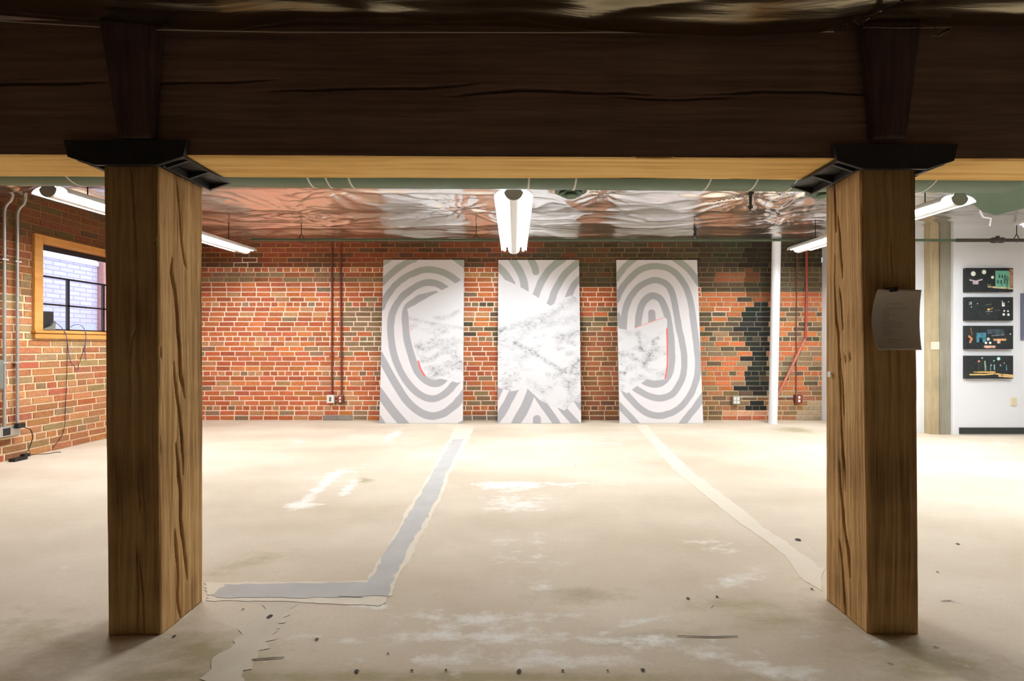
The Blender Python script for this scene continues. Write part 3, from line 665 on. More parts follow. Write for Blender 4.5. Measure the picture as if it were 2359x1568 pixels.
# cord and torn foil along the beam top
mb = MB(); pts = [P(a, b_, 1.772) for a, b_ in [(-60, 45), (60, 52), (330, 68), (650, 74), (1250, 75), (1920, 73)]]
mb.tube(smooth_line(pts, 1) if False else pts, .0022, 6); tag(mb.build('cord', M['rope']), 'thin pale cord stretched under the foil along the beam top', 'cord')
def ribbon(name, pts, wd, label, cat, amp=.0035, mat='foil_dark', th=.0012):
    q = [Vector(p) for p in pts]; n = 30; ctr = []
    for k in range(n+1):
        t_ = k/n*(len(q)-1); i = min(int(t_), len(q)-2); ctr.append(q[i].lerp(q[i+1], t_-i))
    mb = MB(); vs = []
    for k, c_ in enumerate(ctr):
        dr = (ctr[min(k+1, n)]-ctr[max(k-1, 0)]).normalized(); side = dr.cross(Vector((0, -.75, .65))).normalized()
        w_ = wd*(.55+.45*math.sin(math.pi*(k+.5)/(n+1)))
        for j in range(5):
            o_ = side*(j/4-.5)*w_*2; z_ = random.uniform(-amp, amp)
            vs.append(c_+o_+Vector((0, z_*.6, z_)))
    fs = [(k*5+j, k*5+j+1, k*5+j+6, k*5+j+5) for k in range(n) for j in range(4)]
    mb.add(vs, fs, 0, True); o = mb.build(name, M[mat], loc=tuple(ctr[0]), recalc=False)
    s = o.modifiers.new('thick', 'SOLIDIFY'); s.thickness = th; tag(o, label, cat); return o
ribbon('foil_strip', [P(1985, 62, 1.742), P(2080, 62, 1.74), P(2190, 62, 1.74)], .011, 'torn foil flap hanging over the right end of the beam top', 'foil strip')
ribbon('foil_strip', [P(1985, 52, 1.73), P(2030, 25, 1.66), P(2092, -6, 1.56)], .009, 'narrow shiny foil strip slanting up from above the right post', 'foil strip')
ribbon('foil_strip', [P(1935, 60, 1.745), P(1960, 45, 1.745), P(1990, 58, 1.745)], .016, 'crumpled dark foil tuft left of the slanting foil strip', 'foil strip', .008)
ribbon('foil_strip', [P(2135, 80, 1.742), P(2160, 82, 1.742), P(2190, 66, 1.742)], .007, 'small folded foil tab at the beam top above the paper', 'foil strip', .006)

# ------------------------------------------------------------------ fluorescent fixtures
def fixture(xn, yn, xf, yf, label, zt=2.38, rods=True):
    """near end (xn, yn), far end (xf, yf)"""
    L_ = math.hypot(xf-xn, yf-yn); ang = math.atan2(-(xf-xn), (yf-yn))
    t = bpy.data.objects.new('light_fixture', None); C.objects.link(t); t.location = (xn, yn, zt); t.rotation_euler = (0, 0, ang)
    tag(t, label, 'ceiling light', 'fluorescent ceiling lights')
    def part(mb, name, m, bevel=0):
        o = mb.build(name, M[m]); o.parent = t
        if bevel:
            b_ = o.modifiers.new('b', 'BEVEL'); b_.width = bevel; b_.segments = 2; b_.limit_method = 'ANGLE'
        return o
    # arched reflector, two walls
    n = 20; mb = MB(); prof = []
    for k in range(n+1):
        a = math.pi*k/n; prof.append((-.163*math.cos(a), .072*math.sin(a)**.8))
    inn = [(x*.985, z-.003) for x, z in prof[1:-1]]
    poly = prof+inn[::-1]; m_ = len(poly)
    vs = [(x, 0, z) for x, z in poly]+[(x, L_, z) for x, z in poly]
    fs = [(k, (k+1) % m_, m_+(k+1) % m_, m_+k) for k in range(m_)]
    N1 = len(prof)
    for base in (0, m_):
        for k in range(1, N1-2): fs.append((base+k, base+k+1, base+m_-(k), base+m_-(k)+0) if False else (base+k, base+k+1, base+m_-k-1+0, base+m_-k))
    mb.add(vs, fs, 0, True); part(mb, 'reflector', 'white_gloss')
    # rounded ballast channel in two lengths
    def dprof(s=1.0, top=.088):
        p = [(.045, top), (.062, .05)]
        for k in range(0, 17): a = -math.pi*k/16; p.append((.078*s*math.cos(a), .035+.066*s*math.sin(a)))
        return p+[(-.062, .05), (-.045, top)]
    for (a, b_, s) in ((.006, L_/2+.004, 1.0), (L_/2+.004, L_-.004, .95)):
        mb = MB(); mb.prism(dprof(s, .06), a, b_, 'y'); part(mb, 'ballast_channel', 'white_gloss')
    mb = MB(); mb.prism(dprof(1.02), -.012, .004, 'y'); part(mb, 'end_cap', 'galv', .002)
    mb = MB(); mb.prism(dprof(.96, .06), L_-.003, L_+.008, 'y'); part(mb, 'end_cap', 'white_gloss', .002)
    for (a, b_) in ((.03, L_/2-.02), (L_/2+.02, L_-.03)):
        for sx in (-1, 1):
            mb = MB(); mb.tube([(sx*.122, a, .020), (sx*.122, b_, .020)], .019, 10); part(mb, 'fluorescent_tube', 'lit')
    for yy in ((.3, L_-.3) if rods else ()):
        mb = MB(); mb.tube([(0, yy, .07), (0, yy, CEIL-zt-.05)], .005, 6); part(mb, 'hanger_rod', 'darkfit')
    return t
fixture(-.024, 3.75, -.034, 5.97, 'lit twin tube ceiling light at centre, hanging above the middle canvas')
fixture(-3.78, 3.68, -3.56, 5.97, 'lit twin tube ceiling light at left, near the window, crossing behind the left post')
fixture(3.79, 3.9, 3.66, 5.9, 'lit twin tube ceiling light at right, crossing behind the right post')
fixture(5.36, 2.55, 5.27, 4.68, 'lit twin tube ceiling light cut by the right picture edge, only its tip showing', rods=False)

# ------------------------------------------------------------------ ducts
def duct_pt(X): # axis of the round duct behind the beam
    return (X, 2.86+.022*(X+3.5), 2.318)
d = empty('round_duct', (0, 2.9, 2.3), 'long round green air duct hanging behind the beam', 'duct')
mb = MB(); mb.tube([duct_pt(-5.0), duct_pt(3.25)], .15, 48); mb.build('duct_pipe', M['duct'], d)
for px_ in (172, 712, 753, 805, 1218, 1327, 1640, 1750, 1842, 2172):
    X = (px_-VX)*2.85/F; a = duct_pt(X-.006); b_ = duct_pt(X+.006)
    mb = MB(); mb.tube([a, b_], .1525, 48); mb.build('duct_band', M['strap'], d)
poly = [(2150, 404), (2185, 421), (2215, 450), (2262, 490), (2294, 497), (2560, 430), (2620, 360), (2180, 360)]
def pu(px, py, z): Y = (z-H)*F/(VY-py); return ((px-VX)*Y/F, Y)
mb = MB(); pl = [pu(a, b_, 2.5) for a, b_ in poly]; mb.prism(pl, 2.5, 2.735, 'z')
tag(mb.build('duct_plenum', M['duct'], bevel=.02, loc=(4.5, 3.6, 2.5)), 'wide sage green sheet metal plenum at upper right beyond the beam', 'duct')

def diffuser(cx, cy, label):
    t = empty('ceiling_diffuser', (cx, cy, 2.64), label, 'air vent', 'round green air vents')
    mb = MB(); mb.lathe([(.12, 2.745), (.13, 2.70), (.158, 2.692), (.160, 2.684), (.150, 2.680), (.118, 2.672), (.10, 2.70)], 36, c=(cx, cy, 0)); mb.build('outer_ring', M['duct'], t)
    mb = MB(); mb.lathe([(.06, 2.705), (.112, 2.66), (.106, 2.652), (.06, 2.69)], 36, c=(cx, cy, 0)); mb.build('middle_cone', M['duct'], t)
    mb = MB(); mb.lathe([(.03, 2.69), (.074, 2.640), (.060, 2.627), (.02, 2.617), (.0005, 2.615)], 36, c=(cx, cy, 0)); mb.build('centre_cone', M['duct'], t)
diffuser(.541, 4.53, 'round green ceiling air vent just right of the centre light')
diffuser(3.06, 4.53, 'round green ceiling air vent half hidden by the right post')

# sprinkler pipe along the back
t = empty('sprinkler_pipe', (0, 5.75, 2.482), 'green sprinkler pipe running across under the ceiling, dark at right', 'pipe')
mb = MB(); mb.tube([(-3.35, 5.75, 2.49), (5.55, 5.75, 2.482)], .017, 10); mb.build('pipe', M['pipe_green'], t)
mb = MB(); mb.tube([(5.551, 5.75, 2.482), (7.95, 5.75, 2.48)], .022, 12); o = mb.build('pipe', M['pipe_dark'], t); o['label'] = 'dark brown right length of pipe'
mb = MB(); mb.lathe([(.023, 6.0), (.034, 6.01), (.036, 6.04), (.03, 6.08), (.036, 6.12), (.034, 6.15), (.023, 6.16)], 16, c=(0, 5.75, 2.482), axis='x')
mb.tube([(6.08, 5.75, 2.50), (6.08, 5.75, 2.535)], .018, 8); mb.build('coupling', M['pipe_dark'], t)
for X in (-2.72, -.51, 2.25, 6.32):
    mb = MB(); mb.tube([(X, 5.75, CEIL-.05), (X, 5.75, 2.56), (X-.03, 5.75, 2.51)], .005, 6); mb.tube([(X, 5.75, 2.56), (X+.03, 5.75, 2.51)], .005, 6)
    mb.tube([(X-.03, 5.75, 2.512), (X-.024, 5.75, 2.466), (X, 5.75, 2.458), (X+.024, 5.75, 2.466), (X+.03, 5.75, 2.512)], .004, 6); mb.build('pipe_hanger', M['darkfit'], t)
def sprinkler(c, top, label):
    x, y, z = c; s = empty('fire_sprinkler', c, label, 'sprinkler', 'sprinkler heads')
    mb = MB(); mb.lathe([(.03, top), (.032, top-.02), (.016, top-.03), (.014, z+.05), (.022, z+.045), (.022, z+.02), (.012, z+.015)], 14, c=(x, y, 0)); mb.build('drop_fitting', M['darkfit'], s)
    mb = MB(); mb.lathe([(.0, z+.016), (.008, z+.01), (.007, z-.01), (.019, z-.016), (.019, z-.02), (.0005, z-.02)], 14, c=(x, y, 0)); mb.build('nozzle', M['greybox'], s)
sprinkler(P(1729, 484, 4.68), 2.73, 'small dark sprinkler head below the foil near the right post')
sprinkler(P(1601, 545, 6.1), 2.73, 'small dark sprinkler head right above the third canvas')
mb = MB(); a = P(2265, 500, 5.1); b_ = P(2283, 503, 5.1); c_ = P(2280, 520, 5.1); mb.tube([(a[0]-.03, a[1], CEIL-.01), (a[0]-.03, a[1], a[2]+.05), a, b_, c_], .009, 8)
tag(mb.build('pipe_elbow', M['white_gloss'], loc=a), 'small white bent pipe end under the ceiling at upper right', 'pipe')

# ------------------------------------------------------------------ leaning canvases
def bil(cr_, u, v):
    tl, tr_, bl, br = [np.array(c) for c in cr_]
    return [(tl[k]*(1-u)+tr_[k]*u)*(1-v)+(bl[k]*(1-u)+br[k]*u)*v for k in (0, 1)]
def paint(x, y, bands, land, streaks, reds, corner_green, seed):
    white = lin((226, 222, 224)); grey = lin((172, 171, 175)); col = np.ones(x.shape+(3,))*white
    j = (fbm(x/60, y/60, 2, seed)-.5)*6
    g = np.zeros(x.shape)
    for pts, wd in bands:
        dist, _ = seg_dist(x+j, y+j, smooth_line(pts, 5)); g = np.maximum(g, np.clip((wd/2-dist)/4+.5, 0, 1))
    col = col*(1-g[..., None])+grey*g[..., None]
    tint = lin((176, 186, 168)); k = np.clip(g*np.exp(-((y-100)/160)**2), 0, 1)[..., None]*.55   # the paint itself is greener up there
    col = col*(1-k)+tint*k
    inside = in_poly(x+j, y+j, land); sky = lin((224, 223, 226)); n1_ = fbm(x/90, y/45, 5, seed+2); n2_ = fbm(x/28, y/18, 4, seed+5)
    lc = np.ones(x.shape+(3,))*sky
    n4_ = fbm(x/14+y/40, y/9, 4, seed+7)
    dk = np.clip((n1_-.46)*2.2, 0, 1)*.38*(.4+n4_)+np.clip((n4_-.56)*3, 0, 1)*.45*np.clip((n1_-.42)*5, 0, 1)
    ymask = np.clip((y-streaks[0][0][0][1]+10)/100, 0, 1); dk = dk*ymask
    for pts, wd, s in streaks:
        dist, _ = seg_dist(x, y, smooth_line(pts, 5)); dk = dk+s*np.exp(-(dist/(wd*1.25))**2)*np.clip(.1+2.2*(.5*n2_+.5*n4_-.32), 0, 1.3)
    dk = np.clip(dk, 0, .85)[..., None]; lc = lc*(1-dk)+lin((105, 112, 118))*dk
    col = np.where(inside[..., None], lc, col)
    for pts, wd, s in reds:
        dist, _ = seg_dist(x, y, smooth_line(pts, 5)); k = (s*np.clip((wd/2-dist)/3+.5, 0, 1))[..., None]; col = col*(1-k)+lin((250, 110, 104))*k
    return col
def leaning(name, label, cr_, px_top, px_bot, args, ybot, ytop, ztop, twist=0):
    """px_top, px_bot = (left, right) pixel columns at the canvas' upper and lower edge"""
    nu, nv = 230, 470; u, v = np.meshgrid(np.linspace(0, 1, nu), np.linspace(0, 1, nv))
    tl = np.array(((px_top[0]-VX)*ytop/F, ytop, ztop)); tr_ = np.array(((px_top[1]-VX)*ytop/F, ytop, ztop))
    bl = np.array(((px_bot[0]-VX)*ybot/F, ybot, .003)); br = np.array(((px_bot[1]-VX)*ybot/F, ybot, .003))
    # rectangle: average the widths, keep the centres
    wid = (np.linalg.norm(tr_-tl)+np.linalg.norm(br-bl))/2
    ct, cb = (tl+tr_)/2, (bl+br)/2; ex = np.array((1., 0, 0)); tl, tr_, bl, br = ct-ex*wid/2, ct+ex*wid/2, cb-ex*wid/2, cb+ex*wid/2
    Pn = lambda k: (tl[k]*(1-u)+tr_[k]*u)*(1-v)+(bl[k]*(1-u)+br[k]*u)*v
    x, y = bil(cr_, u, v); col = paint(x, y, *args)
    t = empty('leaning_canvas', tuple(cb), label, 'painting', 'three tall striped canvases leaning on the brick wall')
    o = grid_obj('painted_face', Pn(0), Pn(1), Pn(2), M['canvas'], t, col)
    n_ = np.array((0, (ct-cb)[2], -(ct-cb)[1])); n_ = n_/np.linalg.norm(n_)     # pointing away from the viewer
    b_ = n_*.038; e_ = n_*.0006; mb = MB()
    f = [tl+e_, tr_+e_, br+e_, bl+e_]; g = [tl+b_, tr_+b_, br+b_, bl+b_]
    mb.add(f+g, [(0, 1, 2, 3), (4, 5, 6, 7), (0, 1, 5, 4), (1, 2, 6, 5), (2, 3, 7, 6), (3, 0, 4, 7)]); mb.build('stretcher_frame', M['canvas_edge'], t)
    return t
p1 = ([([(100, 135), (175, 85)], 56), ([(112, 300), (180, 228), (250, 168), (330, 118), (385, 92)], 54),
       ([(755, 292), (700, 250), (640, 215), (560, 190), (480, 185), (400, 205), (320, 245), (240, 305), (180, 375), (130, 450), (108, 510)], 56),
       ([(655, 355), (590, 315), (530, 298), (460, 303), (390, 335), (320, 385), (265, 440), (225, 500), (195, 580), (185, 680), (190, 780), (205, 880), (240, 990), (290, 1090), (340, 1160), (400, 1220), (460, 1258), (520, 1275), (580, 1265), (640, 1230), (690, 1180), (740, 1125), (790, 1060)], 58),
       ([(560, 398), (500, 412), (430, 432), (375, 468), (330, 505), (308, 560), (308, 650), (318, 760), (338, 850), (368, 950), (400, 1035), (445, 1095), (490, 1130), (540, 1148), (590, 1140), (630, 1110)], 60),
       ([(90, 910), (140, 1000), (190, 1090), (250, 1190), (310, 1280), (380, 1350), (460, 1400), (540, 1415), (620, 1395), (700, 1340), (750, 1290), (800, 1225)], 64),
       ([(85, 1215), (140, 1290), (200, 1370), (260, 1440), (310, 1495)], 74), ([(85, 1430), (125, 1490)], 50), ([(730, 85), (815, 150)], 56), ([(745, 1490), (790, 1465)], 36)],
      [(322, 525), (530, 405), (650, 345), (770, 280), (820, 258), (820, 1120), (740, 1142), (610, 1110), (540, 1116), (470, 1082), (420, 980), (380, 830), (355, 690)],
      [([(560, 598), (640, 595), (750, 545)], 16, .45), ([(340, 600), (500, 640), (800, 690)], 12, .4), ([(450, 960), (520, 950), (580, 905)], 14, .7), ([(380, 830), (460, 860), (560, 840)], 14, .3), ([(560, 1060), (640, 1000), (760, 980)], 22, .3)],
      [([(345, 660), (352, 720)], 6, .5), ([(415, 965), (435, 1030), (468, 1085)], 14, 1)], None, 1)
leaning('c', 'tall grey striped canvas leaning at left, with the opening of its rings facing right', [(122, 100), (803, 100), (92, 1475), (782, 1475)], (882, 1070), (875, 1065), p1, 6.72, 6.952, 2.461)
p2 = ([([(1070, 150), (1110, 185), (1150, 230), (1200, 310)], 62), ([(1200, 95), (1250, 170), (1285, 240), (1305, 310), (1308, 375)], 62), ([(1360, 95), (1392, 165), (1400, 205)], 58),
       ([(1625, 95), (1530, 170), (1470, 250), (1430, 330), (1385, 460), (1370, 500)], 62), ([(1770, 108), (1680, 190), (1620, 260), (1570, 350), (1540, 430), (1510, 510), (1495, 580)], 60), ([(1785, 255), (1720, 320), (1690, 380), (1668, 450), (1660, 500)], 56),
       ([(1140, 1120), (1110, 1190), (1070, 1270)], 46), ([(1260, 1140), (1225, 1200), (1180, 1280), (1130, 1370), (1080, 1445)], 66), ([(1375, 1170), (1350, 1255), (1310, 1350), (1270, 1420), (1225, 1495)], 76), ([(1390, 1200), (1435, 1280), (1500, 1370), (1550, 1440), (1585, 1495)], 62),
       ([(1590, 1310), (1640, 1375), (1700, 1440), (1745, 1490)], 62), ([(1410, 1440), (1410, 1495)], 66), ([(1720, 1250), (1755, 1310), (1800, 1370)], 50)],
      [(1070, 245), (1200, 300), (1330, 370), (1430, 435), (1525, 500), (1640, 430), (1710, 405), (1790, 480), (1790, 1310), (1720, 1300), (1640, 1370), (1440, 1290), (1330, 1190), (1200, 1215), (1070, 1180)],
      [([(1100, 700), (1300, 650), (1520, 570), (1720, 440)], 30, .5), ([(1230, 780), (1380, 680), (1560, 640), (1770, 600)], 34, .4), ([(1600, 780), (1700, 740), (1780, 700)], 30, .6), ([(1090, 715), (1140, 700)], 10, .7),
       ([(1230, 815), (1340, 865), (1420, 920), (1500, 970), (1620, 1040), (1750, 1070)], 14, .75), ([(1715, 1000), (1760, 960)], 26, .8), ([(1270, 990), (1290, 1000)], 16, .4), ([(1350, 1130), (1470, 1230)], 26, .3)],
      [([(1085, 1180), (1100, 1190)], 8, .35)], None, 2)
leaning('c', 'tall grey striped canvas leaning at centre, with diagonal stripes above a misty slope', [(1087, 103), (1763, 103), (1083, 1475), (1778, 1475)], (1147, 1335), (1147, 1338), p2, 6.72, 6.952, 2.458)
p3 = ([([(290, 270), (350, 180), (400, 130), (445, 95)], 52), ([(780, 95), (860, 155), (920, 215), (985, 310)], 54),
       ([(290, 450), (345, 340), (410, 260), (490, 195), (570, 165), (640, 162), (720, 180), (790, 225), (850, 300), (890, 380), (917, 480), (935, 600), (955, 750), (972, 880), (982, 1000), (970, 1110), (930, 1220), (860, 1320), (770, 1390), (660, 1418), (560, 1400), (480, 1350), (420, 1290), (370, 1235), (345, 1180)], 54),
       ([(350, 760), (355, 640), (362, 560), (385, 480), (430, 400), (500, 325), (570, 290), (640, 285), (700, 310), (745, 360), (775, 450), (795, 560), (820, 700), (843, 800), (860, 900), (864, 1000), (850, 1100), (800, 1200), (740, 1255), (660, 1275), (580, 1262), (500, 1225), (440, 1185), (410, 1130)], 54),
       ([(470, 760), (475, 640), (490, 540), (520, 470), (570, 425), (610, 418), (660, 445), (690, 500), (712, 560), (732, 650), (748, 760), (757, 900), (755, 1000), (735, 1080), (690, 1135), (640, 1158), (580, 1155), (520, 1130), (500, 1080)], 58),
       ([(588, 565), (590, 600), (590, 690)], 62), ([(1040, 1230), (960, 1350), (900, 1420), (840, 1495)], 56), ([(310, 1330), (380, 1400), (430, 1450), (470, 1495)], 52), ([(300, 580), (320, 640), (350, 760)], 46)],
      [(280, 690), (400, 710), (470, 680), (690, 595), (718, 620), (715, 800), (720, 950), (705, 1120), (640, 1130), (560, 1112), (500, 1150), (440, 1195), (380, 1235), (290, 1190)],
      [([(360, 720), (400, 740)], 20, .3), ([(470, 730), (490, 800), (480, 850)], 18, .6), ([(320, 900), (400, 920), (450, 950), (540, 980)], 20, .55), ([(510, 860), (560, 900), (620, 870)], 24, .75), ([(560, 950), (520, 1000)], 16, .6), ([(600, 800), (640, 780)], 12, .8), ([(320, 1065), (360, 1070)], 12, .9), ([(420, 1130), (500, 1110), (570, 1130)], 18, .4)],
      [([(450, 690), (600, 635), (690, 602)], 6, .7), ([(715, 700), (720, 850), (720, 1000), (703, 1112)], 12, 1)], None, 3)
leaning('c', 'tall grey striped canvas leaning at right, closed arches with a red edged patch', [(290, 108), (968, 108), (320, 1480), (1025, 1480)], (1420, 1606), (1428, 1620), p3, 6.72, 6.952, 2.458)

# ------------------------------------------------------------------ four small night pictures
def small_picture(y0p, y1p, label, shapes, seed):
    Yf = 5.805; x0, x1 = (2226-VX)*Yf/F, (2334-VX)*Yf/F; z1 = H+(VY-y0p)*Yf/F; z0 = H+(VY-y1p)*Yf/F
    nu, nv = 200, 100; u, v = np.meshgrid(np.linspace(0, 1, nu), np.linspace(0, 1, nv))
    col = np.ones(u.shape+(3,))*lin((38, 42, 42)); n_ = fbm(u*18, v*9, 4, seed)
    col = col*(.6+.9*n_[..., None])
    for s in shapes:
        k, c = s[0], lin(s[-1])
        if k == 'o': mk = np.clip((s[3]-np.hypot((u-s[1])*2, v-s[2]))/.02, 0, 1)
        elif k == 'r': mk = ((u > s[1]) & (u < s[3]) & (v > s[2]) & (v < s[4])).astype(float)*np.clip(n_*2.2-.2, .3, 1)
        elif k == 'l': d_, _ = seg_dist(u*2, v, [(a*2, b_) for a, b_ in s[1]]); mk = np.clip((s[2]-d_)/.015, 0, 1)*np.clip(n_*2.2-.2, .4, 1)
        col = col*(1-mk[..., None])+c*mk[..., None]
    t = empty('small_canvas', ((x0+x1)/2, 5.85, z0), label, 'painting', 'four small night pictures')
    grid_obj('painted_face', x0+(x1-x0)*u, Yf+0*u, z1+(z0-z1)*v, M['canvas'], t, col)
    mb = MB(); mb.box(x0, x1, Yf+.0008, 5.849, z0, z1); mb.build('stretcher_frame', M['black'], t)
W_ = (235, 232, 220)
small_picture(617, 672, 'topmost of the four small night pictures, with green house front and pale globes',
    [('o', .15, .24, .11, W_), ('o', .38, .17, .1, W_), ('o', .56, .39, .07, W_), ('r', .62, .12, .92, .82, (112, 176, 150)), ('r', .92, .05, 1, .8, (178, 130, 98)), ('l', [(.08, .5), (.2, .56), (.34, .48)], .035, (200, 180, 190)), ('r', .14, .52, .26, .68, (196, 170, 184)),
     ('r', .69, .3, .72, .42, (40, 60, 50)), ('r', .75, .3, .78, .42, (40, 60, 50)), ('r', .81, .3, .84, .42, (40, 60, 50)), ('r', .66, .5, .69, .66, (40, 60, 50)), ('r', .73, .5, .76, .66, (40, 60, 50)), ('r', .8, .5, .83, .66, (40, 60, 50)), ('r', .86, .5, .89, .66, (40, 60, 50)),
     ('l', [(.47, .78), (.65, .82), (1, .86)], .04, (206, 190, 150)), ('o', .46, .7, .025, W_), ('o', .51, .7, .025, W_)], 1)
small_picture(684, 738, 'second of the four small night pictures, mostly black with scattered white dots',
    [('r', .06, .2, .12, .33, (190, 196, 190)), ('o', .11, .42, .03, W_), ('o', .24, .28, .03, W_), ('o', .475, .53, .055, (236, 190, 110)), ('l', [(.5, .53), (.56, .47)], .02, (236, 190, 110)), ('l', [(.42, .62), (.56, .62)], .012, W_), ('l', [(.4, .34), (.54, .3)], .012, (160, 160, 150)),
     ('r', .76, .23, .82, .4, W_), ('o', .765, .18, .03, W_), ('o', .9, .2, .03, W_), ('o', .81, .59, .045, W_), ('o', .89, .6, .045, W_), ('o', .8, .74, .06, W_), ('o', .9, .75, .06, W_), ('l', [(.6, .55), (.72, .56)], .01, (150, 150, 140)), ('l', [(.42, .72), (.5, .73)], .01, (150, 150, 140))], 2)
small_picture(750, 804, 'third of the four small night pictures, with blue doorway and car headlights',
    [('r', .22, .3, .42, .7, (72, 130, 150)), ('r', .28, .5, .35, .72, (20, 24, 26)), ('r', .45, .15, .8, .35, (70, 84, 92)), ('l', [(.06, .45), (.12, .55), (.08, .7)], .05, (200, 130, 84)), ('l', [(.1, .1), (.12, .4)], .03, (130, 90, 60)), ('o', .47, .57, .075, (190, 196, 190)), ('o', .42, .73, .06, W_), ('o', .51, .73, .06, W_),
     ('l', [(.4, .9), (.6, .9)], .06, (230, 180, 160)), ('r', .58, .55, .85, .64, (210, 150, 100)), ('r', .66, .58, .73, .75, (226, 180, 160)), ('o', .94, .35, .035, W_), ('l', [(.55, .42), (.8, .38)], .03, (120, 130, 134)), ('o', .78, .6, .05, (236, 180, 110))], 3)
small_picture(819, 872, 'lowest of the four small night pictures, with a golden street line and poles',
    [('o', .34, .1, .04, (180, 220, 210)), ('o', .69, .13, .08, (190, 226, 220)), ('o', .59, .22, .04, (150, 220, 200)), ('o', .27, .24, .05, (230, 150, 120)), ('l', [(.27, .3), (.27, .65)], .01, (150, 110, 70)), ('l', [(.4, .25), (.41, .62)], .04, (140, 170, 140)), ('l', [(.52, .35), (.52, .65)], .02, (130, 160, 160)), ('l', [(.6, .4), (.6, .6)], .03, (140, 180, 180)), ('l', [(.86, .4), (.86, .62)], .025, (90, 160, 190)),
     ('l', [(.08, .82), (.4, .82), (.6, .78), (1, .86)], .035, (238, 196, 120)), ('r', .15, .68, .62, .74, (226, 180, 110)), ('l', [(.7, .88), (1, .93)], .04, (226, 190, 130)), ('o', .81, .32, .03, W_), ('o', .54, .42, .03, W_), ('o', .73, .42, .04, (160, 200, 190))], 4)
mb = MB(); Yp = 5.82; mb.box((2356-VX)*Yp/F, (2470-VX)*Yp/F, Yp, 5.849, H+(VY-783)*Yp/F, H+(VY-675)*Yp/F)
tag(mb.build('picture_frame', plain('slate_canvas', (104, 104, 122), .7), bevel=.003), 'grey picture cut by the right edge, beside the small night pictures', 'painting')
def plate(name, cx, cz, w_, h_, Y, label, mat, cat='outlet', depth=.008, holes=2, holemat='greybox', side=None):
    t = empty(name, (cx, Y, cz), label, cat); mb = MB(); mb.box(cx-w_/2, cx+w_/2, Y-depth, Y, cz-h_/2, cz+h_/2); mb.build('cover', M[mat], t, min(depth*.3, .004))
    for k in range(holes):
        zc = cz+(k-(holes-1)/2)*h_*.38; mb = MB(); mb.box(cx-w_*.2, cx+w_*.2, Y-depth-.003, Y-depth-.0002, zc-h_*.13, zc+h_*.13); mb.build('socket', M[holemat], t, .001)
    return t
c = P(2334, 925, 5.85); plate('wall_outlet', c[0], c[2], .075, .105, 5.849, 'cream outlet cover on the white wall below the night pictures', 'cream', holemat='cream')

# ------------------------------------------------------------------ pipes and boxes on the back wall
BW = BACK-.012
def vpipe(px, ytop, ybot, r, mat, label, name='conduit', cat='conduit'):
    Y = BW-r; a = P(px[0], ytop, Y); b_ = P(px[1], ybot, Y)
    t = empty(name, b_, label, cat); mb = MB(); mb.tube([(a[0], Y, min(a[2], CEIL-.03)), b_], r, 10); mb.build('pipe', M[mat], t)
    for k in (.25, .75):
        z = a[2]*(1-k)+b_[2]*k; x = a[0]*(1-k)+b_[0]*k; mb = MB(); mb.box(x-.03, x+.03, Y-r-.003, BW, z-.008, z+.008); mb.build('clamp', M[mat], t, .001)
    return t
vpipe((764, 765), 556, 909, .013, 'maroon', 'thin maroon conduit rising from the white outlet box')
vpipe((784, 787), 556, 909, .014, 'maroon', 'thin maroon conduit rising from the maroon outlet box')
vpipe((1836, 1834), 560, 908, .008, 'maroon', 'thin maroon conduit rising from the outlet box beyond the white column')
def wbox(cx_px, cy_px, wpx, hpx, mat, label, holes, hm, cols=1):
    Y = BW; c = P(cx_px, cy_px, Y); s = Y/F; w_, h_ = wpx*s, hpx*s
    t = empty('outlet_box', (c[0], Y, c[2]), label, 'outlet'); mb = MB(); mb.box(c[0]-w_/2, c[0]+w_/2, Y-.055, Y, c[2]-h_/2, c[2]+h_/2); mb.build('box', M[mat], t, .004)
    for i in range(cols):
        for k in range(holes):
            xc = c[0]+(i-(cols-1)/2)*w_*.45; zc = c[2]+(k-(holes-1)/2)*h_*.42
            mb = MB(); mb.box(xc-w_*.15, xc+w_*.15, Y-.059, Y-.0552, zc-h_*(.15 if holes > 1 else .28), zc+h_*(.15 if holes > 1 else .28)); mb.build('socket', M[hm], t, .001)
wbox(764, 918, 16, 18, 'outletwhite', 'white metal outlet box with one dark socket on the brick wall', 1, 'greybox')
wbox(786.5, 919, 14, 17, 'maroon', 'maroon outlet box beside the white one, left of the canvases', 2, 'outletwhite')
wbox(1693, 921, 16, 18, 'galv', 'silver outlet box with four white sockets, left of the white column', 2, 'outletwhite', 2)
wbox(1836, 918, 16, 19, 'maroon', 'maroon outlet box with white sockets, right of the white column', 2, 'outletwhite')
mb = MB(); a = P(1703, 914.5, BW-.02); b_ = P(1827, 914, BW-.02); mb.tube([a, b_], .008, 8); tag(mb.build('conduit', M['galv'], loc=a), 'horizontal silver conduit joining two outlet boxes behind the white column', 'conduit')
t = empty('drain_pipe', P(1795, 900, BW-.045), 'red wall pipe that bends diagonally behind the white column', 'pipe')
mb = MB(); mb.tube([P(1858, 575, BW-.045), P(1858, 700, BW-.045), P(1856, 775, BW-.045), P(1853, 784, BW-.045)], .017, 10); mb.build('riser', M['redpipe'], t)
mb = MB(); mb.tube([P(1854, 782, BW-.045), P(1796, 902, BW-.045), P(1784, 930, BW-.045)], .019, 10); o = mb.build('branch', M['redfade'], t); o['label'] = 'faded pinkish diagonal length'
t = empty('steel_column', (3.79, 6.72, 0), 'slender white painted steel column in front of the brick wall', 'column')
mb = MB(); mb.tube([(3.785, 6.72, .001), (3.84, 6.72, CEIL-.05)], .060, 24); mb.build('shaft', M['column'], t)
mb = MB(); mb.tube([(3.785, 6.72, 0), (3.785, 6.72, .012)], .068, 24); mb.build('foot', M['column'], t)

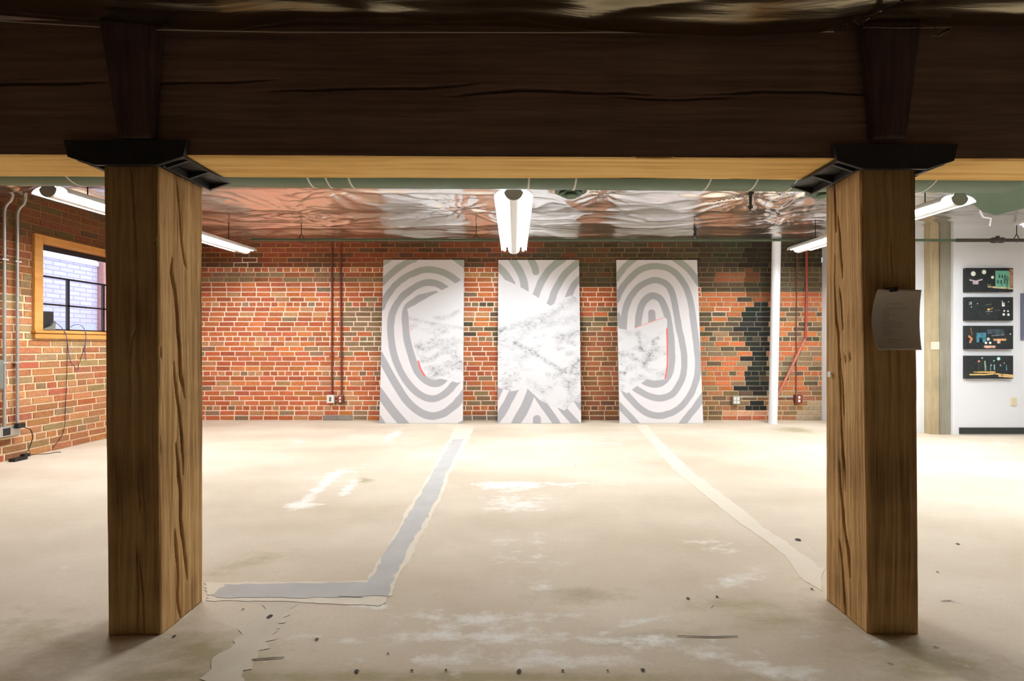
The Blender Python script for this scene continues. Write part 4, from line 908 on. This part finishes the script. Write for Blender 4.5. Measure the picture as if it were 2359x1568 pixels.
# ------------------------------------------------------------------ window in the left wall
t = empty('window_1', (LEFT, 5.5, 1.32), 'wood framed window with dark metal bars in the brick side wall', None, None, 'structure')
tw = .085; mb = MB()
mb.box(LEFT-.02, LEFT+.035, WY0-tw, WY0, WZ0-.02, WZ1+.07); mb.box(LEFT-.02, LEFT+.035, WY1, WY1+tw, WZ0-.02, WZ1+.07); mb.box(LEFT-.02, LEFT+.035, WY0, WY1, WZ1, WZ1+.07)
mb.build('casing', M['trimwood'], t, .003)
mb = MB(); mb.box(LEFT-.14, LEFT-.02, WY0-.02, WY0, WZ0, WZ1); mb.box(LEFT-.14, LEFT-.02, WY1, WY1+.02, WZ0, WZ1); mb.box(LEFT-.14, LEFT-.02, WY0-.02, WY1+.02, WZ1, WZ1+.02); mb.box(LEFT-.14, LEFT+.0, WY0-.02, WY1+.02, WZ0-.02, WZ0)
mb.build('jamb', M['trimwood'], t)
mb = MB(); mb.box(LEFT+.001, LEFT+.055, WY0-tw-.01, WY1+tw+.01, WZ0-.035, WZ0-.012); mb.box(LEFT+.001, LEFT+.04, WY0-tw, WY1+tw, WZ0-.095, WZ0-.037); mb.build('sill', M['trimwood'], t, .003)
gx = LEFT-.12
mb = MB(); mb.box(gx-.012, gx+.012, WY0, WY1, WZ0, WZ0+.018); mb.box(gx-.012, gx+.012, WY0, WY1, WZ1-.06, WZ1); mb.box(gx-.012, gx+.012, WY0, WY0+.015, WZ0, WZ1); mb.box(gx-.012, gx+.012, WY1-.02, WY1, WZ0, WZ1)
for z in (1.915, 1.61): mb.box(gx-.012, gx+.012, WY0, WY1, z-.010, z+.010)
for yv in (5.27, 5.72): mb.box(gx-.012, gx+.012, yv-.013, yv+.013, WZ0, 1.905)
mb.build('sash', M['sash'], t)
mb = MB(); mb.add([(gx, WY0, WZ0), (gx, WY1, WZ0), (gx, WY1, WZ1), (gx, WY0, WZ1)], [(0, 1, 2, 3)]); mb.build('pane', M['glass'], t, recalc=False)
# building across the lane
m, nt, b = newmat('pale_outdoor_brick'); L = nt.links.new
tc = N(nt, 'ShaderNodeTexCoord'); mp = N(nt, 'ShaderNodeMapping'); mp.inputs['Rotation'].default_value = (0, math.pi/2, math.pi/2); bt = N(nt, 'ShaderNodeTexBrick')
sx = N(nt, 'ShaderNodeSeparateXYZ'); cx_ = N(nt, 'ShaderNodeCombineXYZ'); L(tc.outputs['Object'], sx.inputs[0]); L(sx.outputs[1], cx_.inputs[0]); L(sx.outputs[2], cx_.inputs[1]); L(cx_.outputs[0], bt.inputs['Vector'])
bt.inputs['Scale'].default_value = 1; bt.inputs['Brick Width'].default_value = .23; bt.inputs['Row Height'].default_value = .076; bt.inputs['Mortar Size'].default_value = .008
bt.inputs['Color1'].default_value = l4((214, 212, 232)); bt.inputs['Color2'].default_value = l4((204, 200, 222)); bt.inputs['Mortar'].default_value = l4((172, 168, 192)); L(bt.outputs[0], b.inputs['Base Color']); b.inputs['Roughness'].default_value = .9
t = empty('neighbouring_building', (-7.6, 7, -.5), 'pale brick building seen through the window', 'building')
mb = MB(); mb.box(-7.8, -7.6, 4.5, 8.25, -.5, 2.58); mb.build('wall', m, t)
mb = MB(); mb.box(-7.85, -7.57, 4.5, 8.25, 2.58, 2.66); mb.build('coping', M['white'], t)
mb = MB(); mb.box(-7.62, -7.5, 8.26, 9.6, -.5, 2.9); mb.build('pilaster', plain('outdoor_red_brick', (190, 140, 132), .9, var=.2), t)
mb = MB(); mb.box(-7.598, -7.58, 4.5, 8.2, -.5, 1.52); o = mb.build('lower_wall', plain('outdoor_base', (196, 200, 214), .9, var=.12), t)
mb = MB(); mb.box(-7.9, -7.6, 3, 10.5, 3.1, 3.3); mb.build('eave', M['greybox'], t)
mb = MB(); mb.box(-11, LEFT-.3, 3, 11, -.55, -.5); tag(mb.build('ground_outside', M['cement']), kind='structure')

# device on the sill, cables
def LWp(px, py, X=LEFT+.03): Y = X*F/(px-VX); return (X, Y, H+(VY-py)*Y/F)
t = empty('speaker', (-5.13, 4.92, 1.322), 'black wedge shaped speaker on the window sill', 'speaker')
mb = MB(); mb.prism([(4.875, 1.52), (5.005, 1.525), (5.005, 1.42), (4.96, 1.37), (4.875, 1.33)], -5.18, -5.09, 'x'); mb.build('body', M['black'], t, .006)
mb = MB(); mb.prism([(4.885, 1.3215), (5.0, 1.3215), (5.012, 1.42), (4.998, 1.42), (4.965, 1.365), (4.885, 1.328)], -5.16, -5.07, 'x'); mb.build('stand', M['greybox'], t, .003)
def cable(pts, r, mat, label, X=LEFT+.02):
    q = smooth_line([LWp(a, b_, x) for a, b_, x in pts], 6); mb = MB(); mb.tube(q, r, 6); return tag(mb.build('cable', M[mat], loc=q[0]), label, 'cable')
S_ = LEFT+.062; W2 = LEFT+.022
cable([(117, 744, -5.06), (130, 744, -5.02), (143, 756, S_), (151, 768, S_), (155, 785, S_), (158, 810, W2), (162, 830, W2), (170, 842, W2), (176, 850, W2)], .0035, 'bluecable', 'blue cable falling from the speaker over the sill')
cable([(160, 754, -5.06), (175, 747, -5.03), (188, 750, S_), (197, 764, S_), (198, 780, S_), (196, 800, W2), (198, 830, W2)], .0035, 'bluecable', 'blue cable looping over the sill right of the other')
cable([(196, 795, W2), (188, 820, W2), (182, 840, W2), (180, 852, W2)], .003, 'blackcable', 'short dark cable hanging beside the blue loop')
cable([(155, 790, W2), (154, 860, W2), (151, 930, W2), (148, 985, W2), (138, 1010, W2), (120, 1032, W2)], .003, 'blackcable', 'long dark cable running down the brick under the window')
# conduits left of the window
for px_, b0, lab in ((10, (28, 461), 'silver conduit at the left picture edge, bent at its top'), (40, (53, 467), 'silver conduit right of its twin, left of the window')):
    X = LEFT+.035; Y = X*F/(px_-VX); zb = .36; t = empty('conduit', (X, Y, zb), lab, 'conduit')
    p = [(X, Y, zb), (X, Y, 2.46), (X+.006, Y, 2.51), (X+.03, Y, 2.55), (X+.065, Y, 2.578), (X+.08, Y, 2.62), (X+.085, Y, 2.70)]
    mb = MB(); mb.tube(p, .013, 10); mb.build('pipe', M['galv'], t)
    for z in (.98, 2.0):
        mb = MB(); mb.box(LEFT+.008, X+.016, Y-.028, Y+.028, z-.008, z+.008); mb.build('clamp', M['galv'], t, .002)
t = empty('outlet_box', (LEFT+.008, 4.5, .27), 'long grey metal outlet box low on the left brick wall', 'outlet')
mb = MB(); mb.box(LEFT+.008, LEFT+.07, 4.30, 4.60, .255, .355); mb.build('box', M['galv'], t, .004)
mb = MB(); mb.box(LEFT+.071, LEFT+.075, 4.44, 4.50, .27, .34); mb.build('socket', M['black'], t)
t = empty('power_adapter', (LEFT+.08, 4.585, .3), 'black power adapter plugged into the low grey outlet box', 'adapter')
mb = MB(); mb.box(LEFT+.072, LEFT+.12, 4.53, 4.60, .325, .375); mb.build('body', M['black'], t, .008)
mb = MB(); mb.tube(smooth_line([(LEFT+.10, 4.59, .33), (LEFT+.10, 4.66, .29), (LEFT+.09, 4.69, .2), (LEFT+.08, 4.67, .11), (LEFT+.08, 4.655, .07)], 6), .004, 6); mb.build('cord', M['black'], t)
t = empty('power_strip', (LEFT+.10, 4.56, 0), 'small black power brick on the floor against the left brick wall', 'power brick')
mb = MB(); mb.box(LEFT+.05, LEFT+.12, 4.50, 4.62, .001, .032); mb.build('body', M['black'], t, .006)
mb = MB(); mb.box(LEFT+.055, LEFT+.105, 4.60, 4.66, .02, .055); mb.build('plug', M['black'], t, .006)
mb = MB(); mb.tube(smooth_line([(LEFT+.08, 4.66, .03), (LEFT+.09, 4.74, .02), (LEFT+.10, 4.82, .006), (LEFT+.12, 4.9, .004), (LEFT+.17, 4.9, .004)], 6), .0035, 6); mb.build('cord', M['black'], t)
t = empty('junction_box', (LEFT+.008, 4.36, .72), 'flat grey metal box on the left brick wall beside the conduits', 'electrical box')
mb = MB(); mb.box(LEFT+.008, LEFT+.075, 4.12, 4.44, .72, 1.012); mb.build('body', M['greybox'], t, .004)
mb = MB(); mb.box(LEFT+.0755, LEFT+.081, 4.13, 4.43, .73, 1.0); mb.build('door', M['greybox'], t, .002)

# ------------------------------------------------------------------ paper on the right post
t = empty('pinned_paper', (1.52, 1.81, 1.26), 'curled sheet of paper pinned to the dark side of the right post', 'paper')
nu, nv = 24, 30; u, v = np.meshgrid(np.linspace(0, 1, nu), np.linspace(0, 1, nv))
yf = 1.808
curl = (.034*(1-u)+.010*u)*(2*v-1)**2*np.where(v < .5, .9, 1.0)
Xp = (2008-VX)*yf/F+u*.190; Zp = H+(VY-668)*yf/F-v*.238; Yp_ = yf-curl
o = grid_obj('sheet', Xp, Yp_, Zp, M['paper'], t); s = o.modifiers.new('t', 'SOLIDIFY'); s.thickness = .0006
mb = MB()
def onp(u_, v_, d=.0012):
    c_ = (.034*(1-u_)+.010*u_)*(2*v_-1)**2*(.9 if v_ < .5 else 1); return ((2008-VX)*yf/F+u_*.190, yf-c_-d, H+(VY-668)*yf/F-v_*.238)
rnd = random.Random(4)
for v_, a, b_ in [(.23, .25, .6), (.30, .25, .72)]+[(.34+k*.035, .22, .22+rnd.uniform(.1, .5)) for k in range(13)]+[(.83, .28, .62), (.87, .28, .5)]:
    x = a
    while x < b_:
        l_ = rnd.uniform(.03, .09); mb.add([onp(x, v_), onp(min(x+l_, b_), v_), onp(min(x+l_, b_), v_+.006), onp(x, v_+.006)], [(0, 1, 2, 3)]); x += l_+.015
mb.build('printed_lines', M['ink'], t, recalc=False)
mb = MB(); a = P(2062, 664, 1.77); mb.box(a[0]-.009, a[0]+.009, 1.765, 1.812, a[2]-.012, a[2]+.006); mb.build('clip', M['black'], t, .002)
mb = MB(); Yq = 1.398*F/(1912-VX); q = P(1912, 862, Yq); vs = []; n = 14
for d_ in (0, .004):
    for k in range(n):
        r_ = .013*random.uniform(.6, 1.2); vs.append((1.399-.002-d_, q[1]+r_*math.cos(k*2*math.pi/n), q[2]+r_*math.sin(k*2*math.pi/n)))
mb.add(vs, [tuple(range(n)), tuple(range(n, 2*n))[::-1]]+[(k, (k+1) % n, n+(k+1) % n, n+k) for k in range(n)])
tag(mb.build('paper_scrap', M['outletwhite'], loc=(1.396, q[1], q[2])), 'tiny torn white scrap stuck on the lit face of the right post', 'paper scrap')
